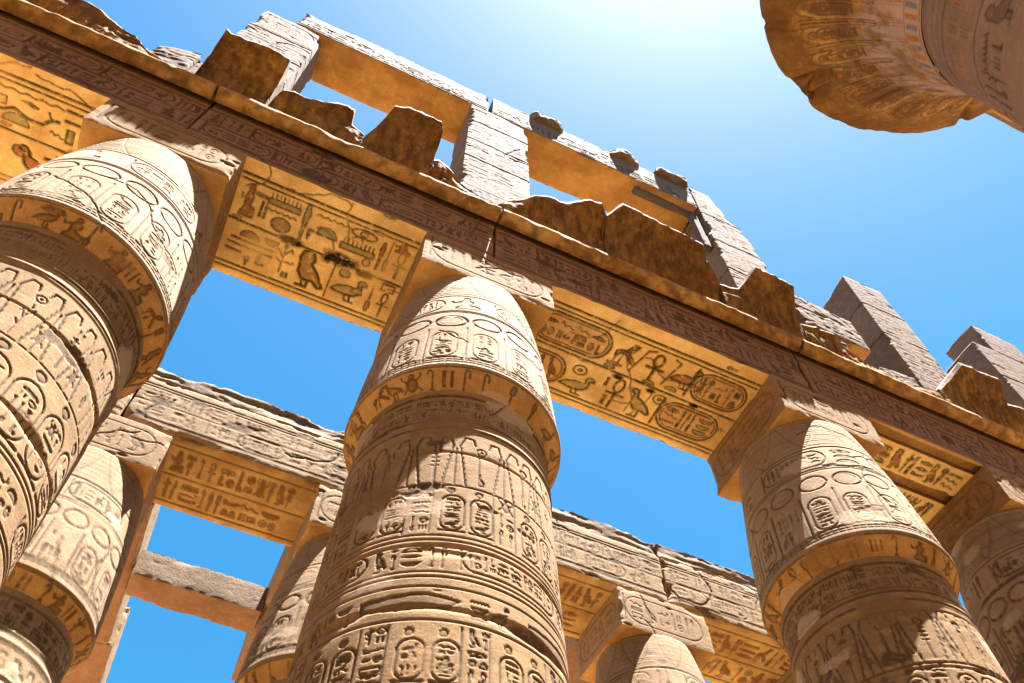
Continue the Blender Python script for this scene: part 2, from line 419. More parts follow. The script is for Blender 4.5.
class MB:
    """collects grids, then links them as ONE mesh object"""
    def __init__(s): s.V, s.F, s.M, s.P, s.n = [], [], [], [], 0
    def grid(s, P, mat=0, closed=False, pig=None, flip=False):
        """P: (nv, nu, 3)"""
        nv, nu = P.shape[:2]
        idx = np.arange(nv * nu).reshape(nv, nu) + s.n
        if closed: idx = np.concatenate([idx, idx[:, :1]], 1)
        a, b, c, d = idx[:-1, :-1], idx[:-1, 1:], idx[1:, 1:], idx[1:, :-1]
        f = np.stack([a, d, c, b] if flip else [a, b, c, d], -1).reshape(-1, 4)
        s.V.append(P.reshape(-1, 3)); s.F.append(f); s.M.append(np.full(len(f), mat, np.int32))
        s.P.append(np.zeros((nv * nu, 4), np.float32) if pig is None else pig.reshape(-1, 4))
        s.n += nv * nu
    def build(s, name, mats, parent=None, loc=(0, 0, 0), smooth=True):
        V = np.concatenate(s.V) - np.array(loc); F = np.concatenate(s.F)
        me = bpy.data.meshes.new(name)
        me.vertices.add(len(V)); me.vertices.foreach_set('co', V.astype(np.float32).ravel())
        me.loops.add(F.size); me.loops.foreach_set('vertex_index', F.astype(np.int32).ravel())
        me.polygons.add(len(F)); me.polygons.foreach_set('loop_start', np.arange(0, F.size, 4, dtype=np.int32))
        me.polygons.foreach_set('material_index', np.concatenate(s.M))
        me.polygons.foreach_set('use_smooth', np.full(len(F), smooth))
        P = np.concatenate(s.P)
        if True:                 # always present: a missing attribute would read as opaque
            at = me.attributes.new('pigment', 'FLOAT_COLOR', 'POINT'); at.data.foreach_set('color', P.astype(np.float32).ravel())
        for m in (mats if isinstance(mats, (list, tuple)) else [mats]): me.materials.append(m)
        me.update(calc_edges=True); me.validate()
        o = bpy.data.objects.new(name, me); COL.objects.link(o)
        if parent is not None: o.parent = parent
        else: o.location = loc
        return o

def axis(a, b, step):
    return np.linspace(a, b, max(2, int(math.ceil((b - a) / step)) + 1))

def block(name, mats, x, y, z, step=.04, carve=None, fmat=None, chip=.025, rough=.006, pit=0.0, warp=None, parent=None, loc=None, seed=0, coarse=('back', 'top'), cstep=.15, bed=0.0):
    """a dressed stone with worn edges; carve = {face: canvas}; one mesh.  faces: front(-y) back right(+x) left top bottom"""
    step = step / Q
    x0, x1 = x; y0, y1 = y; z0, z1 = z
    lo = np.array([x0, y0, z0]); hi = np.array([x1, y1, z1])
    carve = carve or {}; fmat = fmat or {}
    mb = MB()
    defs = {'front': (0, 2, 1, 0, False), 'back': (0, 2, 1, 1, True), 'left': (1, 2, 0, 0, True), 'right': (1, 2, 0, 1, False), 'bottom': (0, 1, 2, 0, True), 'top': (0, 1, 2, 1, False)}
    size = hi - lo
    ws = min(.11, size.min() * .3)
    for f, (a, b, n, side, flip) in defs.items():
        st = cstep if f in coarse else step
        A, B = np.meshgrid(axis(lo[a], hi[a], st), axis(lo[b], hi[b], st))
        P = np.zeros(A.shape + (3,)); P[..., a] = A; P[..., b] = B; P[..., n] = hi[n] if side else lo[n]
        pig = None
        sgn = 1 if side else -1
        R = P.copy()
        # wear: position based so neighbouring faces agree
        c = chip * (.22 + 3.6 * np.clip(fbm(P, 1.5, seed, 4, .55) - .08, 0, 1) + .35 * np.abs(vnoise(P, 7, seed + 3)) * np.abs(vnoise(P, 19, seed + 4)))
        dl = P - lo; dh = hi - P
        E = np.exp(-np.minimum(dl, dh) / (ws * .5))
        D3 = np.stack([fbm(P, 1.3, seed + 40 + 7 * k, 2) * .5 + fbm(P, 6, seed + 60 + 7 * k, 2) * .35 for k in range(3)], -1) * rough
        for k in range(3):
            o1, o2 = [q for q in range(3) if q != k]
            mv = c * np.exp(-np.minimum(dl[..., k], dh[..., k]) / (ws * .6)) * np.maximum(E[..., o1], E[..., o2])
            inward = np.where(dl[..., k] < dh[..., k], 1.0, -1.0)
            R[..., k] += inward * mv + D3[..., k]
        edge = np.ones(A.shape)
        for k in (a, b):
            edge *= np.clip(np.minimum(dl[..., k], dh[..., k]) / .02, 0, 1)
        if pit and f not in coarse:
            sc3 = [1.6, 1.6, 1.6]; sc3[2] = 4 if n != 2 else 1.6
            g = fbm(P, np.array(sc3) * 1.5, seed + 90, 4, .6)
            R[..., n] -= sgn * edge * pit * (sstep(.18, .5, g) + .5 * sstep(.25, .5, fbm(P, np.array(sc3) * 4, seed + 95, 3, .6)))
        if bed and n != 2 and f not in coarse:
            R[..., n] -= sgn * edge * bed * vnoise(P, (.7, .7, 9), seed + 33)
        if f in carve:
            cv = carve[f]
            U, V = A, B
            if f == 'bottom': V = lo[b] + hi[b] - B
            if f == 'left': U = lo[a] + hi[a] - A
            h, pg = cv.sample(U, V)
            fade = sstep(-.75, -.2, fbm(P, 1.1, seed + 71, 3))
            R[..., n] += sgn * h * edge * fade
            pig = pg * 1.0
            pig[..., 3] = np.maximum(pg[..., 3], np.clip(-h / .008, 0, 1) * DIRT_SHADE[3]) * (.25 + .75 * fade)
            pig[..., :3] = np.where(pg[..., 3:4] > .02, pg[..., :3], np.array(DIRT_SHADE[:3]))
        if warp is not None: R = warp(R, P, lo, hi)
        mb.grid(R, fmat.get(f, 0), pig=pig, flip=flip)
    if loc is None: loc = ((x0 + x1) / 2, (y0 + y1) / 2, z0)
    if parent is not None: loc = tuple(parent.location)
    return mb.build(name, mats, parent, loc)

def lathe(name, mats, c, prof, nth, cv=None, uref=1.1, mat=0, rough=.006, parent=None, seed=0, warp=None, smooth=True, fade_lo=-.75, lastrows=0):
    """surface of revolution; prof = list of (z, r); angle 0 faces -Y and grows towards +X; cv canvas over (angle*uref, arc position)"""
    th = np.linspace(-math.pi, math.pi, nth, endpoint=False)
    prof = np.array(prof)
    z, r = prof[:, 0], prof[:, 1]
    v = prof[:, 2] if prof.shape[1] > 2 else z
    T, Z = np.meshgrid(th, z); R = np.repeat(r[:, None], nth, 1); Vv = np.repeat(v[:, None], nth, 1)
    P = np.stack([c[0] + R * np.sin(T), c[1] - R * np.cos(T), Z], -1)
    pig = None
    dr = np.gradient(r); dz = np.gradient(z); ln = np.hypot(dr, dz) + 1e-9
    nr, nz = (-dz / ln)[:, None], (dr / ln)[:, None]        # profile runs downwards
    nr, nz = np.where(True, -(dz / ln)[:, None], 0), (dr / ln)[:, None]
    disp = fbm(P, 1.1, seed + 5, 2) * rough + fbm(P, 5, seed + 6, 2) * rough * .3
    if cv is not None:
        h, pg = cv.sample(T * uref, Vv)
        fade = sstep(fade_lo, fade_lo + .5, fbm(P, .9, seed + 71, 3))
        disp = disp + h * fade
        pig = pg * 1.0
        pig[..., 3] = np.maximum(pg[..., 3], np.clip(-h / .008, 0, 1) * DIRT_SHADE[3]) * (.25 + .75 * fade)
        pig[..., :3] = np.where(pg[..., 3:4] > .02, pg[..., :3], np.array(DIRT_SHADE[:3]))
    if warp is not None: disp = disp + warp(T, Z, P)
    P = np.stack([P[..., 0] + disp * nr * np.sin(T), P[..., 1] - disp * nr * np.cos(T), P[..., 2] + disp * nz], -1)
    mb = MB(); mb.grid(P, mat, closed=True, pig=pig, flip=True)
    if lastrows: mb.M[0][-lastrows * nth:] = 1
    return mb.build(name, mats, parent, tuple(parent.location) if parent else (c[0], c[1], float(z.min())), smooth)

# ------------------------------------------------------------------ measures of the hall
H = 11.40; W = 1.91; HA = .908; ZG = -1.6
ARCH_T = 12.62; TORUS = 12.86
YP = .03; ZL = 18.72; ZLT = 19.85

# the ground
mb = MB()
xs = np.linspace(-400, 400, 41)
X, Y = np.meshgrid(xs, xs)
mb.grid(np.stack([X, Y, np.full(X.shape, ZG)], -1))
tag(mb.build('ground', mg), kind='structure')

# ------------------------------------------------------------------ closed-bud columns
def bud_prof(z0, st):
    """profile from the abacus down to under the rim: (z, r, v)"""
    zt = z0; zr = z0 - 2.68
    P = [(zt + .0, .0), (zt, .5), (zt, .90)]
    for k in range(int(2.66 / st) + 1):
        t = k * st / 2.68
        P.append((zt - .012 - t * 2.66, .935 + .305 * t ** .9 + .03 * math.sin(math.pi * t)))
    rr = 1.24
    P += [(zr - .012, rr + .012), (zr - .06, rr + .008)]
    n = int(.42 / st)
    for k in range(1, n + 1):                   # the slanted lip under the rim
        t = k / n
        P.append((zr - .06 - .25 * t, rr - .165 * t ** 1.25, zr - .06 - .33 * t))
    return [p if len(p) == 3 else (p[0], p[1], p[0]) for p in P], n

def deco_bud(cv, r, z0, d=.010):
    zr = z0 - 2.68
    U0, U1 = -3.4, 3.4
    for k in range(13):                         # fine rings under the abacus
        v = z0 - .1 - k * .055
        cv.stroke([(U0, v), (U1, v)], .02, d * .5)
    for k in range(10):
        u = -3.3 + k * .72
        cv.stroke([(u, z0 - .05), (u + .14, z0 - .5), (u + .32, z0 - .8), (u + .5, z0 - .5), (u + .64, z0 - .05)], .022, d * .6)
    cv.stroke([(U0, z0 - .83), (U1, z0 - .83)], .025, d); cv.stroke([(U0, z0 - 1.33), (U1, z0 - 1.33)], .025, d)
    u = -3.3
    while u < 3.0:
        cartouche(cv, r, u + .1, z0 - 1.27, .95, .37, d, .024)
        band(cv, r, u + 1.12, u + 1.55, z0 - 1.28, z0 - .87, d, asp=.95)
        u += 1.62
    cv.stroke([(U0, z0 - 1.37), (U1, z0 - 1.37)], .02, d)
    u = -3.3
    while u < 3.2:                              # the sun discs above pairs of small cartouches
        P = ell(u + .2 + r.uniform(-.02, .02), z0 - 1.62, .18 + r.uniform(-.015, .01), .14 + r.uniform(-.015, .01))
        cv.stroke(P, r.uniform(.022, .032), d * 1.2)
        if r.random() < .3: cv.fill(ell(u + .2, z0 - 1.62, .14, .11, 14)[:-1], d * .5)
        du = r.uniform(-.025, .025)
        if r.random() < .8: cartouche(cv, r, u + .05 + du, zr + .16, .27, .60 + r.uniform(-.04, .03), d, .02)
        else: band(cv, r, u + .02, u + .36, zr + .45, zr + .75, d); band(cv, r, u + .02, u + .36, zr + .15, zr + .44, d)
        cv.stroke([(u + .4, zr + .1), (u + .4, z0 - 1.8)], .022, d)
        for q in range(4): cv.stroke([(u + .37 - .0, zr + .12), (u + .37, zr + .12)], .02, d)
        u += .43
    for q in range(3): cv.stroke([(U0, zr + .04 + .045 * q), (U1, zr + .04 + .045 * q)], .018, d * .8)
    for k in range(90): cv.stroke([(-3.4 + k * .076, zr + .02), (-3.4 + k * .076, zr + .12)], .018, d * .7)
    # lip
    u = -3.4
    while u < 3.3:
        if r.random() < .55: put(cv, r.choice(TALL + ['two', 'three']), u, zr - .37, .17, .27, d * 1.2)
        else: put(cv, r.choice(BODY), u, zr - .37, .24, .27, d * 1.2)
        u += r.uniform(.17, .3)
    cv.stroke([(U0, zr - .07), (U1, zr - .07)], .02, d)

def deco_shaft(cv, r, zt, zb, d=.009, big=1.0):
    """zt: foot of the lip; bands of signs down to zb"""
    U0, U1 = -3.7, 3.7
    line = lambda v, w=.019: cv.stroke([(U0, v), (U1, v)], w, d)
    v = zt - .10; line(v); v -= .04
    h = .15
    for _ in range(2):
        band(cv, r, U0 + .1, U1, v - h, v, d * .9); v -= h + .02
    line(v); line(v - .07, .03); line(v - .2, .03); v -= .28
    h = .78 * (1 + .25 * (big - 1))
    u = U0 + .05
    while u < U1 - .2:                          # papyrus clumps and standing figures
        b = u + r.uniform(-.03, .03); hh = h * r.uniform(.9, 1)
        cv.stroke([(b, v - h), (b + .08, v - .2), (b + .05, v - .06), (b - .03, v - .07), (b - .05, v - .16)], .024, d)
        cv.stroke([(b + .22, v - h), (b + .15, v - .2), (b + .2, v - .06), (b + .28, v - .07), (b + .3, v - .16)], .024, d)
        cv.stroke([(b + .11, v - h), (b + .115, v - .24)], .02, d)
        put(cv, r.choice(TALL), b + .3, v - hh, .12, hh * .6, d); put(cv, r.choice(SMALL), b + .31, v - .3, .12, .12, d)
        if r.random() < .6: put(cv, r.choice(['man', 'owl', 'bird', 'beetle']), b + .05, v - h * .9, .13, h * .3, d * .8)
        u += .46
    v -= h + .02
    line(v)
    wide, tall = .21 * (1 + 1.7 * (big - 1)), .64 * (1 + 1.0 * (big - 1))
    while v - tall > zb:
        u = U0 + .06
        k = 0
        while u + wide < U1:
            if k % 3 < 2 or big > 1.2:
                put(cv, 'disc', u + wide * .3, v - .12 * big, wide * .42, .09 * big, d)
                cartouche(cv, r, u + .03, v - tall + .05, wide, tall - .19 * big, d, .02)
            else:
                n = 3
                for q in range(n):
                    group(cv, r, u + .02, v - tall + .02 + q * tall / n, wide * .9, tall / n * .92, d)
                cv.stroke([(u - .02, v), (u - .02, v - tall)], .018, d * .7)
                cv.stroke([(u + wide, v), (u + wide, v - tall)], .018, d * .7)
            u += wide + .055; k += 1
        v -= tall + .03
        line(v); line(v - .055)
        v -= .1
        h = .29
        if v - h < zb: break
        u = U0 + .1
        while u + 1.7 < U1:
            w_ = r.uniform(.75, 1.0)
            cartouche(cv, r, u, v - h + .02, w_, h - .04, d, .019)
            band(cv, r, u + w_ + .05, u + w_ + .75, v - h, v, d * 1.1)
            u += w_ + .80
        v -= h + .03
        line(v); line(v - .05); line(v - .16); v -= .2
        h = .26
        if v - h < zb: break
        u = U0
        while u < U1 - .6:                      # spread wings and flat signs
            cv.fill([(u, v - .05), (u + .5, v - .02), (u + .78, v - .08), (u + .7, v - .16), (u + .3, v - .2), (u, v - .17)], d)
            band(cv, r, u + .84, u + 1.3, v - h, v, d)
            u += 1.36
        v -= h + .03; line(v); v -= .04
        tall *= .85; wide *= .92

def drum_joints(zs, seed):
    def f(T, Z, P):
        o = np.zeros(T.shape)
        for k, zj in enumerate(zs):
            w = .012 + .03 * np.clip(vnoise(P * np.array([1, 1, .2]), 3, seed + k) + .1, 0, 1)
            zz = zj + .02 * vnoise(P * np.array([1, 1, 0]), 2, seed + 9 + k)
            o -= .02 * np.exp(-((Z - zz) / w) ** 2)
            chipz = sstep(.15, .55, fbm(P, (1.6, 1.6, 5), seed + 20 + k, 3)) * np.exp(-((Z - zj + .03) / .10) ** 2)
            o -= .016 * chipz
        return o
    return f

def closed_column(cx, cy, z0, label, seed, st=.014, zfine=3.6, big=1.0, joints=(6.45, 5.16, 4.5), rmat=None, bmat=None, half=(.95, .95), group='closed papyrus bud columns', depth=.010, abx=None, aby=None, ha=HA, abacus_cartouche=True, front_text=None):
    st = st / Q
    r = random.Random(seed)
    t = thing('papyrus_bud_column', label, 'column', (cx, cy, ZG), group)
    mat = rmat or M_COL
    zr = z0 - 2.68; zl = zr - .31
    nth = int(2 * math.pi * 1.15 / st)
    cv = Canvas(-3.5, 3.5, zr - .45, z0, st)
    deco_bud(cv, r, z0, depth)
    patches(cv, r, 6, (.46, .36, .26, .5)); patches(cv, r, 8, (.18, .10, .045, .45), .45, .8)
    cracks(cv, r, 7, .014); chips(cv, r, 9, .009, .16)
    pr, nl = bud_prof(z0, st)
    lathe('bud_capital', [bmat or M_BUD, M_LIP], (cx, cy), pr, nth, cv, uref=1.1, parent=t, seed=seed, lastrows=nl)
    # shaft
    zt = zl + .01
    cv = Canvas(-3.8, 3.8, zfine - .1, zt + .05, st)
    deco_shaft(cv, r, zt, zfine, depth * 1.1, big)
    patches(cv, r, 12, (.46, .35, .25, .55)); patches(cv, r, 14, (.17, .09, .04, .5), .5, .8)
    cracks(cv, r, 4, .012, .3, .9); chips(cv, r, 26, .012, .22)
    prof = [(zt + .05, 1.0), (zt + .02, 1.08)]
    z = zt
    while z > zfine:
        rr = 1.068 + .038 * (zt - z) * (1 - .018 * (zt - z))
        for zc in (.34 + .2, .34 + .33):
            rr += .018 * math.exp(-((zt - z - zc) / .035) ** 2)
        if zt - z < .10: rr += .02
        prof.append((z, rr)); z -= st
    for k in range(1, 31):
        zz = zfine + (ZG - zfine) * k / 30
        prof.append((zz, 1.068 + .038 * (zt - zz) * (1 - .018 * (zt - zz))))
    lathe('shaft', mat, (cx, cy), prof, nth, cv, uref=1.15, parent=t, seed=seed + 1, warp=drum_joints(joints, seed + 2))
    # abacus
    ax0, ax1 = abx or (cx - half[0], cx + half[0])
    ay0, ay1 = aby or (cy - half[1], cy + half[1])
    cf = Canvas(ax0, ax1, z0, z0 + ha, .014 / Q)
    cartouche(cf, r, ax0 + .12, z0 + .14, ax1 - ax0 - .3, ha - .3, .008, .026)
    cracks(cf, r, 2, lmax=.9); chips(cf, r, 3, .02, .12)
    cs = Canvas(ay0, ay1, z0, z0 + ha, .02 / Q)
    cartouche(cs, r, ay0 + .15, z0 + .16, ay1 - ay0 - .3, ha - .32, .006, .026)
    block('abacus', [mat, M_SOFR], (ax0, ax1), (ay0, ay1), (z0, z0 + ha - .004), .016, {'front': cf, 'left': cs, 'right': cs}, {'bottom': 1}, chip=.03, parent=t, seed=seed + 5, rough=.004)
    return t

zA = H - HA
AX = [(-4.71, -2.854), (-.213, 1.80), (5.653, 7.52), (9.976, 11.9)]
cols = [
 (-3.78, 'large bud column at the left edge, shaft carved with tall cartouches', 1.35, .0095, 3.4),
 (.79, 'big bud column in the middle of the picture with sunlit carved shaft', 1.0, .0095, 3.3),
 (6.52, 'bud column on the right whose left half lies in brown shade', 1.0, .012, 4.4),
 (10.70, 'dark shaded bud column at the right edge, partly hidden by its neighbour', 1.0, .025, 5.0)]
for k, (cx, lab, big, st, zf) in enumerate(cols):
    closed_column(cx, .86, zA, lab, 100 + 31 * k, st, zf, big, abx=AX[k], aby=(-.03, W), group='bud columns of the front row',
                  joints=((6.3, 5.3, 4.2), (6.45, 5.16, 4.5), (6.7, 5.9, 5.0), (6.6, 5.5))[k])

# second row
YB, HB, WB, HAB = 5.37, 11.62, 1.70, .93
BX = [(-4.55, -2.644), (-.087, 1.85), (5.845, 7.82), (10.2, 12.1)]
labB = ['bud column of the back row at the lower left, behind the large left column',
        'mostly hidden bud column of the back row, just left of the big middle column',
        'bud column of the back row at the bottom, right of the big middle column',
        'bud column of the back row glimpsed between the two right front columns']
for k, (a, b) in enumerate(BX):
    closed_column((a + b) / 2, YB + .86, HB - HAB, labB[k], 300 + 17 * k, .022, 5.2, 1.0, abx=(a, b), aby=(YB - .02, YB + WB), ha=HAB, rmat=M_ROWB, bmat=M_ROWB,
                  joints=(6.6, 5.8), group='bud columns of the back row')

# ------------------------------------------------------------------ architrave of the front row
OL = (.06, .045, .014, 1)          # olive outline
RED = (.30, .095, .04, .85); GRN = (.26, .25, .12, .85); OCH = (.55, .30, .08, .7); DRK = (.15, .07, .03, .9)

def torus_strip(mb, x0, x1, seed, mat, step=.05):
    """the round moulding along the top edge of an architrave"""
    xs = axis(x0 + .012, x1 - .012, step / Q)
    ph = np.linspace(math.radians(-110), math.radians(110), 17)
    Xg, Ph = np.meshgrid(xs, ph)
    rr = .15
    P = np.stack([Xg, -.13 - rr * np.cos(Ph), TORUS - .15 + rr * np.sin(Ph)], -1)
    n = fbm(P, (1.2, 4, 4), seed, 4, .6)
    bite = sstep(.1, .5, fbm(P * np.array([1, 0, 0]), 1.3, seed + 4, 3)) * .05
    P[..., 1] += bite * np.cos(Ph) + (n * .02 + .012 * vnoise(P, (9, 9, 9), seed + 8)) * np.cos(Ph)
    P[..., 2] += n * .012 * np.sin(Ph)
    mb.grid(P, mat, flip=False)
    top = np.stack([P[-1], np.stack([xs, np.full(xs.shape, .2), np.full(xs.shape, TORUS - .01)], -1)])
    mb.grid(top, mat)
    for e in (0, -1):
        a = P[:, e]; cpt = np.repeat(a.mean(0)[None], len(a), 0)
        mb.grid(np.stack([a, cpt]), mat)

def arch_front(x0, x1, seed):
    cv = Canvas(x0, x1, H, ARCH_T, .014 / Q)
    r = random.Random(seed)
    d = .016
    for v in (H + .10, H + .14, ARCH_T - .18, ARCH_T - .14): cv.stroke([(x0, v), (x1, v)], .02, d)
    vm = (H + ARCH_T) / 2 - .02
    cv.stroke([(x0, vm), (x1, vm)], .02, d)
    for va, vb in ((H + .17, vm - .03), (vm + .03, ARCH_T - .21)):
        u = x0 + .1
        while u < x1 - .3:
            if r.random() < .28 and u + 1.1 < x1:
                cartouche(cv, r, u + .03, va, .95, vb - va, d, .026); u += 1.02
            else:
                band(cv, r, u, u + .62, va, vb, d); u += .6
    cracks(cv, r, 6, lmax=1.2); chips(cv, r, 10, .02, .2)
    return cv

def soffit_canvas(x0, x1, seed, kind):
    cv = Canvas(x0, x1, 0, W, .0125 / Q)      # v runs from the back edge (0) to the front edge (W)
    r = random.Random(seed)
    d = .022
    L = x1 - x0
    X = lambda f: x0 + f * L
    Vv = lambda f: f * W
    for f, w in ((.115, .035), (.075, .025), (.875, .04), (.835, .025)):
        cv.stroke([(X(0), Vv(f)), (X(1), Vv(f))], w, d, OL)
    cv.stroke([(X(0), Vv(.49)), (X(1), Vv(.47))], .035, d, OL)
    def g(n, f, v, w, h, col=RED, oc=OL): put(cv, n, X(f), Vv(v), w * L, h * W, d, col, oc)
    def cart(f, v, w, h):
        cv.fill(rrect(X(f), Vv(v), w * L, h * W)[:-1], .004, (.34, .13, .05, .5))
        cartouche(cv, r, X(f), Vv(v), w * L, h * W, d, .035, lambda: r.choice([RED, DRK, (.22, .07, .04, .95), GRN]), OL, dbl=True)
    if kind == 'owl':
        g('man', .03, .54, .09, .27); g('two', .135, .56, .05, .16, GRN)
        g('board', .17, .69, .18, .13, GRN); g('water', .17, .645, .17, .05, DRK); g('disc', .21, .515, .12, .13, (.3, .2, .1, .9))
        g('reed', .345, .53, .08, .3, GRN)
        g('water', .43, .75, .2, .06, DRK); g('loaf', .46, .62, .12, .10, GRN)
        g('eye', .63, .70, .17, .14, OCH); g('board', .60, .57, .2, .14, GRN)
        g('disc', .745, .52, .05, .07, OCH)
        g('reed', .80, .53, .06, .25, RED); g('spoon', .845, .54, .05, .27, GRN); g('ankh', .90, .52, .09, .24, GRN)
        g('man', .88, .74, .1, .09, RED)
        g('loaf', .08, .37, .12, .08, DRK); g('basket', .22, .37, .08, .08, RED)
        g('bar', .04, .32, .25, .05, GRN); g('bar', .03, .27, .26, .05, GRN); g('bar', .03, .21, .09, .06, GRN); g('leg', .19, .19, .07, .09, GRN)
        g('sedge', .29, .2, .1, .26, GRN)
        g('owl', .40, .15, .2, .31, (.28, .15, .05, .9))
        cv.stroke([(X(.62), Vv(.14)), (X(.62), Vv(.44))], .025, d, OL)
        g('disc', .65, .36, .07, .08, GRN); g('goose', .64, .17, .19, .22, (.33, .26, .13, .85)); g('loaf', .75, .26, .07, .06, GRN)
        g('spoon', .83, .15, .07, .25, (.36, .16, .06, .9)); g('ankh', .905, .15, .08, .22, GRN); g('house', .90, .38, .08, .07, RED)
    elif kind == 'king':
        cart(.02, .52, .33, .28); g('bee', .37, .56, .1, .22, DRK); g('mouth', .36, .52, .07, .07, RED); g('loaf', .36, .5, .05, .05, GRN)
        cv.stroke([(X(.465), Vv(.54)), (X(.50), Vv(.78)), (X(.53), Vv(.80))], .03, d, OL)
        cv.stroke([(X(.62), Vv(.54)), (X(.65), Vv(.78)), (X(.62), Vv(.80))], .03, d, OL)
        g('ankh', .51, .52, .1, .27, GRN); g('goose', .64, .56, .12, .22, RED); g('loaf', .64, .51, .06, .05, GRN); g('loaf', .54, .49, .06, .045, GRN)
        cart(.74, .52, .25, .28)
        cart(.01, .15, .22, .28); g('ring', .25, .32, .07, .11, RED); g('goose', .23, .14, .14, .2, (.33, .26, .13, .85))
        g('ankh', .42, .14, .1, .3, (.40, .25, .06, .9)); g('bird', .53, .14, .12, .27, (.33, .26, .13, .85)); g('ring', .62, .34, .07, .11, RED)
        cart(.68, .15, .28, .28)
    elif kind == 'snake':
        for k in range(3):
            b = k / 3
            g('water', b + .02, .75, .2, .06, DRK); g('viper', b + .01, .55, .2, .2, DRK); g('loaf', b + .06, .53, .08, .1, GRN)
            g('bar', b + .225, .76, .1, .05, DRK); g('bar', b + .225, .68, .1, .05, DRK); g('two', b + .22, .53, .1, .13, GRN)
            g('spoon', b + .03, .15, .06, .28, DRK); g('disc', b + .1, .3, .06, .1, RED); g('mouth', b + .22, .38, .11, .06, DRK); g('bird', b + .12, .15, .1, .25, RED)
            g('bee', b + .23, .16, .1, .2, DRK)
    else:
        band(cv, r, X(.03), X(.97), Vv(.52), Vv(.82), d, lambda: r.choice([RED, DRK, GRN]), OL)
        band(cv, r, X(.03), X(.97), Vv(.14), Vv(.45), d, lambda: r.choice([RED, DRK, GRN]), OL)
    cracks(cv, r, 5, .02, .4, 1.4, .3); chips(cv, r, 7, .012, .14)
    # smaller signs fill the space left between the big ones, then aged grime
    if kind in ('owl', 'king', 'snake'):
        for k in range(110):
            w_ = r.uniform(.10, .2); u = r.uniform(x0, x1 - w_); v = r.choice([r.uniform(Vv(.50), Vv(.72)), r.uniform(Vv(.14), Vv(.36))]); h_ = r.uniform(.08, .22)
            a = int((u - cv.u0) / cv.res); b = int((v - cv.v0) / cv.res); c_ = int(w_ / cv.res); e_ = int(h_ / cv.res)
            if cv.P[b:b + e_, a:a + c_, 3].max(initial=0) > .05: continue
            put(cv, r.choice(SMALL + WIDE if w_ > h_ else TALL), u, v, w_, h_, d, r.choice([RED, GRN, DRK]), OL)
    U, V = np.meshgrid(cv.u0 + np.arange(cv.nx) * cv.res, cv.v0 + np.arange(cv.ny) * cv.res)
    P3 = np.stack([U, V, np.full(U.shape, seed * .37)], -1)
    gr_ = sstep(.05, .5, fbm(P3, 1.5, seed + 3, 4, .6)) * .42
    free = 1 - cv.P[..., 3]
    cv._paint((slice(0, cv.ny), slice(0, cv.nx)), gr_ * (free > .5), (.30, .15, .035, 1))
    cv.H += .006 * fbm(P3, 3, seed + 9, 3)
    # soot and bat stains
    for _ in range(3 if kind in ('owl', 'snake', 'king') else 1):
        cx, cy = X(r.uniform(.3, .75)), Vv(r.uniform(.42, .52))
        if kind == 'owl': cx, cy = X((.36, .62, .78)[_]), Vv((.49, .49, .46)[_])
        if kind == 'king': cx, cy = X((.44, .80, .60)[_]), Vv((.45, .46, .44)[_])
        s = (.20, .30, .16)[_] if kind == 'owl' else .10
        win = cv._win(cx - 2 * s, cx + 2 * s, cy - s, cy + s)
        if win:
            i0, i1, j0, j1, U, V = win
            P3 = np.stack([U, V, np.zeros(U.shape)], -1)
            q = np.sqrt(((U - cx) / (1.3 * s)) ** 2 + ((V - cy) / (.55 * s)) ** 2) + .55 * fbm(P3, 9, seed + _, 3)
            cv._paint((slice(j0, j1), slice(i0, i1)), 1 - sstep(.45, .95, q), (.02, .014, .01, 1))
    return cv

JT = [-9.5, -3.72, .86, 6.55]
kinds = ['snake', 'owl', 'king']
labA = ['architrave block at the upper left over the snake-sign soffit',
        'architrave block with the owl-carved ochre soffit between left and middle columns',
        'architrave block with painted cartouche soffit between middle and right columns']
SOFX = [(-9.5, -4.71), (-2.854, -.213), (1.8, 5.653)]
for k in range(3):
    x0, x1 = JT[k] + .012, JT[k + 1] - .012
    t = thing('architrave_block', labA[k], 'architrave', ((x0 + x1) / 2, W / 2, H), 'carved architrave blocks of the front row')
    s0, s1 = SOFX[k]
    sc_ = soffit_canvas(s0, s1, 500 + k, kinds[k])
    full = Canvas(x0, x1, 0, W, .0125 / Q)
    i0 = int(round((max(s0, x0) - x0) / full.res)); n = min(full.nx - i0, sc_.nx); m_ = min(full.ny, sc_.ny)
    full.H[:m_, i0:i0 + n] = sc_.H[:m_, :n]; full.P[:m_, i0:i0 + n] = sc_.P[:m_, :n]
    block('beam', [M_FACE, M_SOF], (x0, x1), (0, W), (H, ARCH_T), .015, {'front': arch_front(x0, x1, 600 + k), 'bottom': full}, {'bottom': 1}, chip=.035, parent=t, seed=610 + k, rough=.008)
    mb = MB(); torus_strip(mb, x0, x1, 620 + k, 0)
    mb.build('torus_moulding', M_TOR, t, tuple(t.location))
    block('top_course', M_FACE, (x0, x1), (.02, W), (ARCH_T + .004, TORUS - .006), .12, chip=.02, parent=t, seed=630 + k)

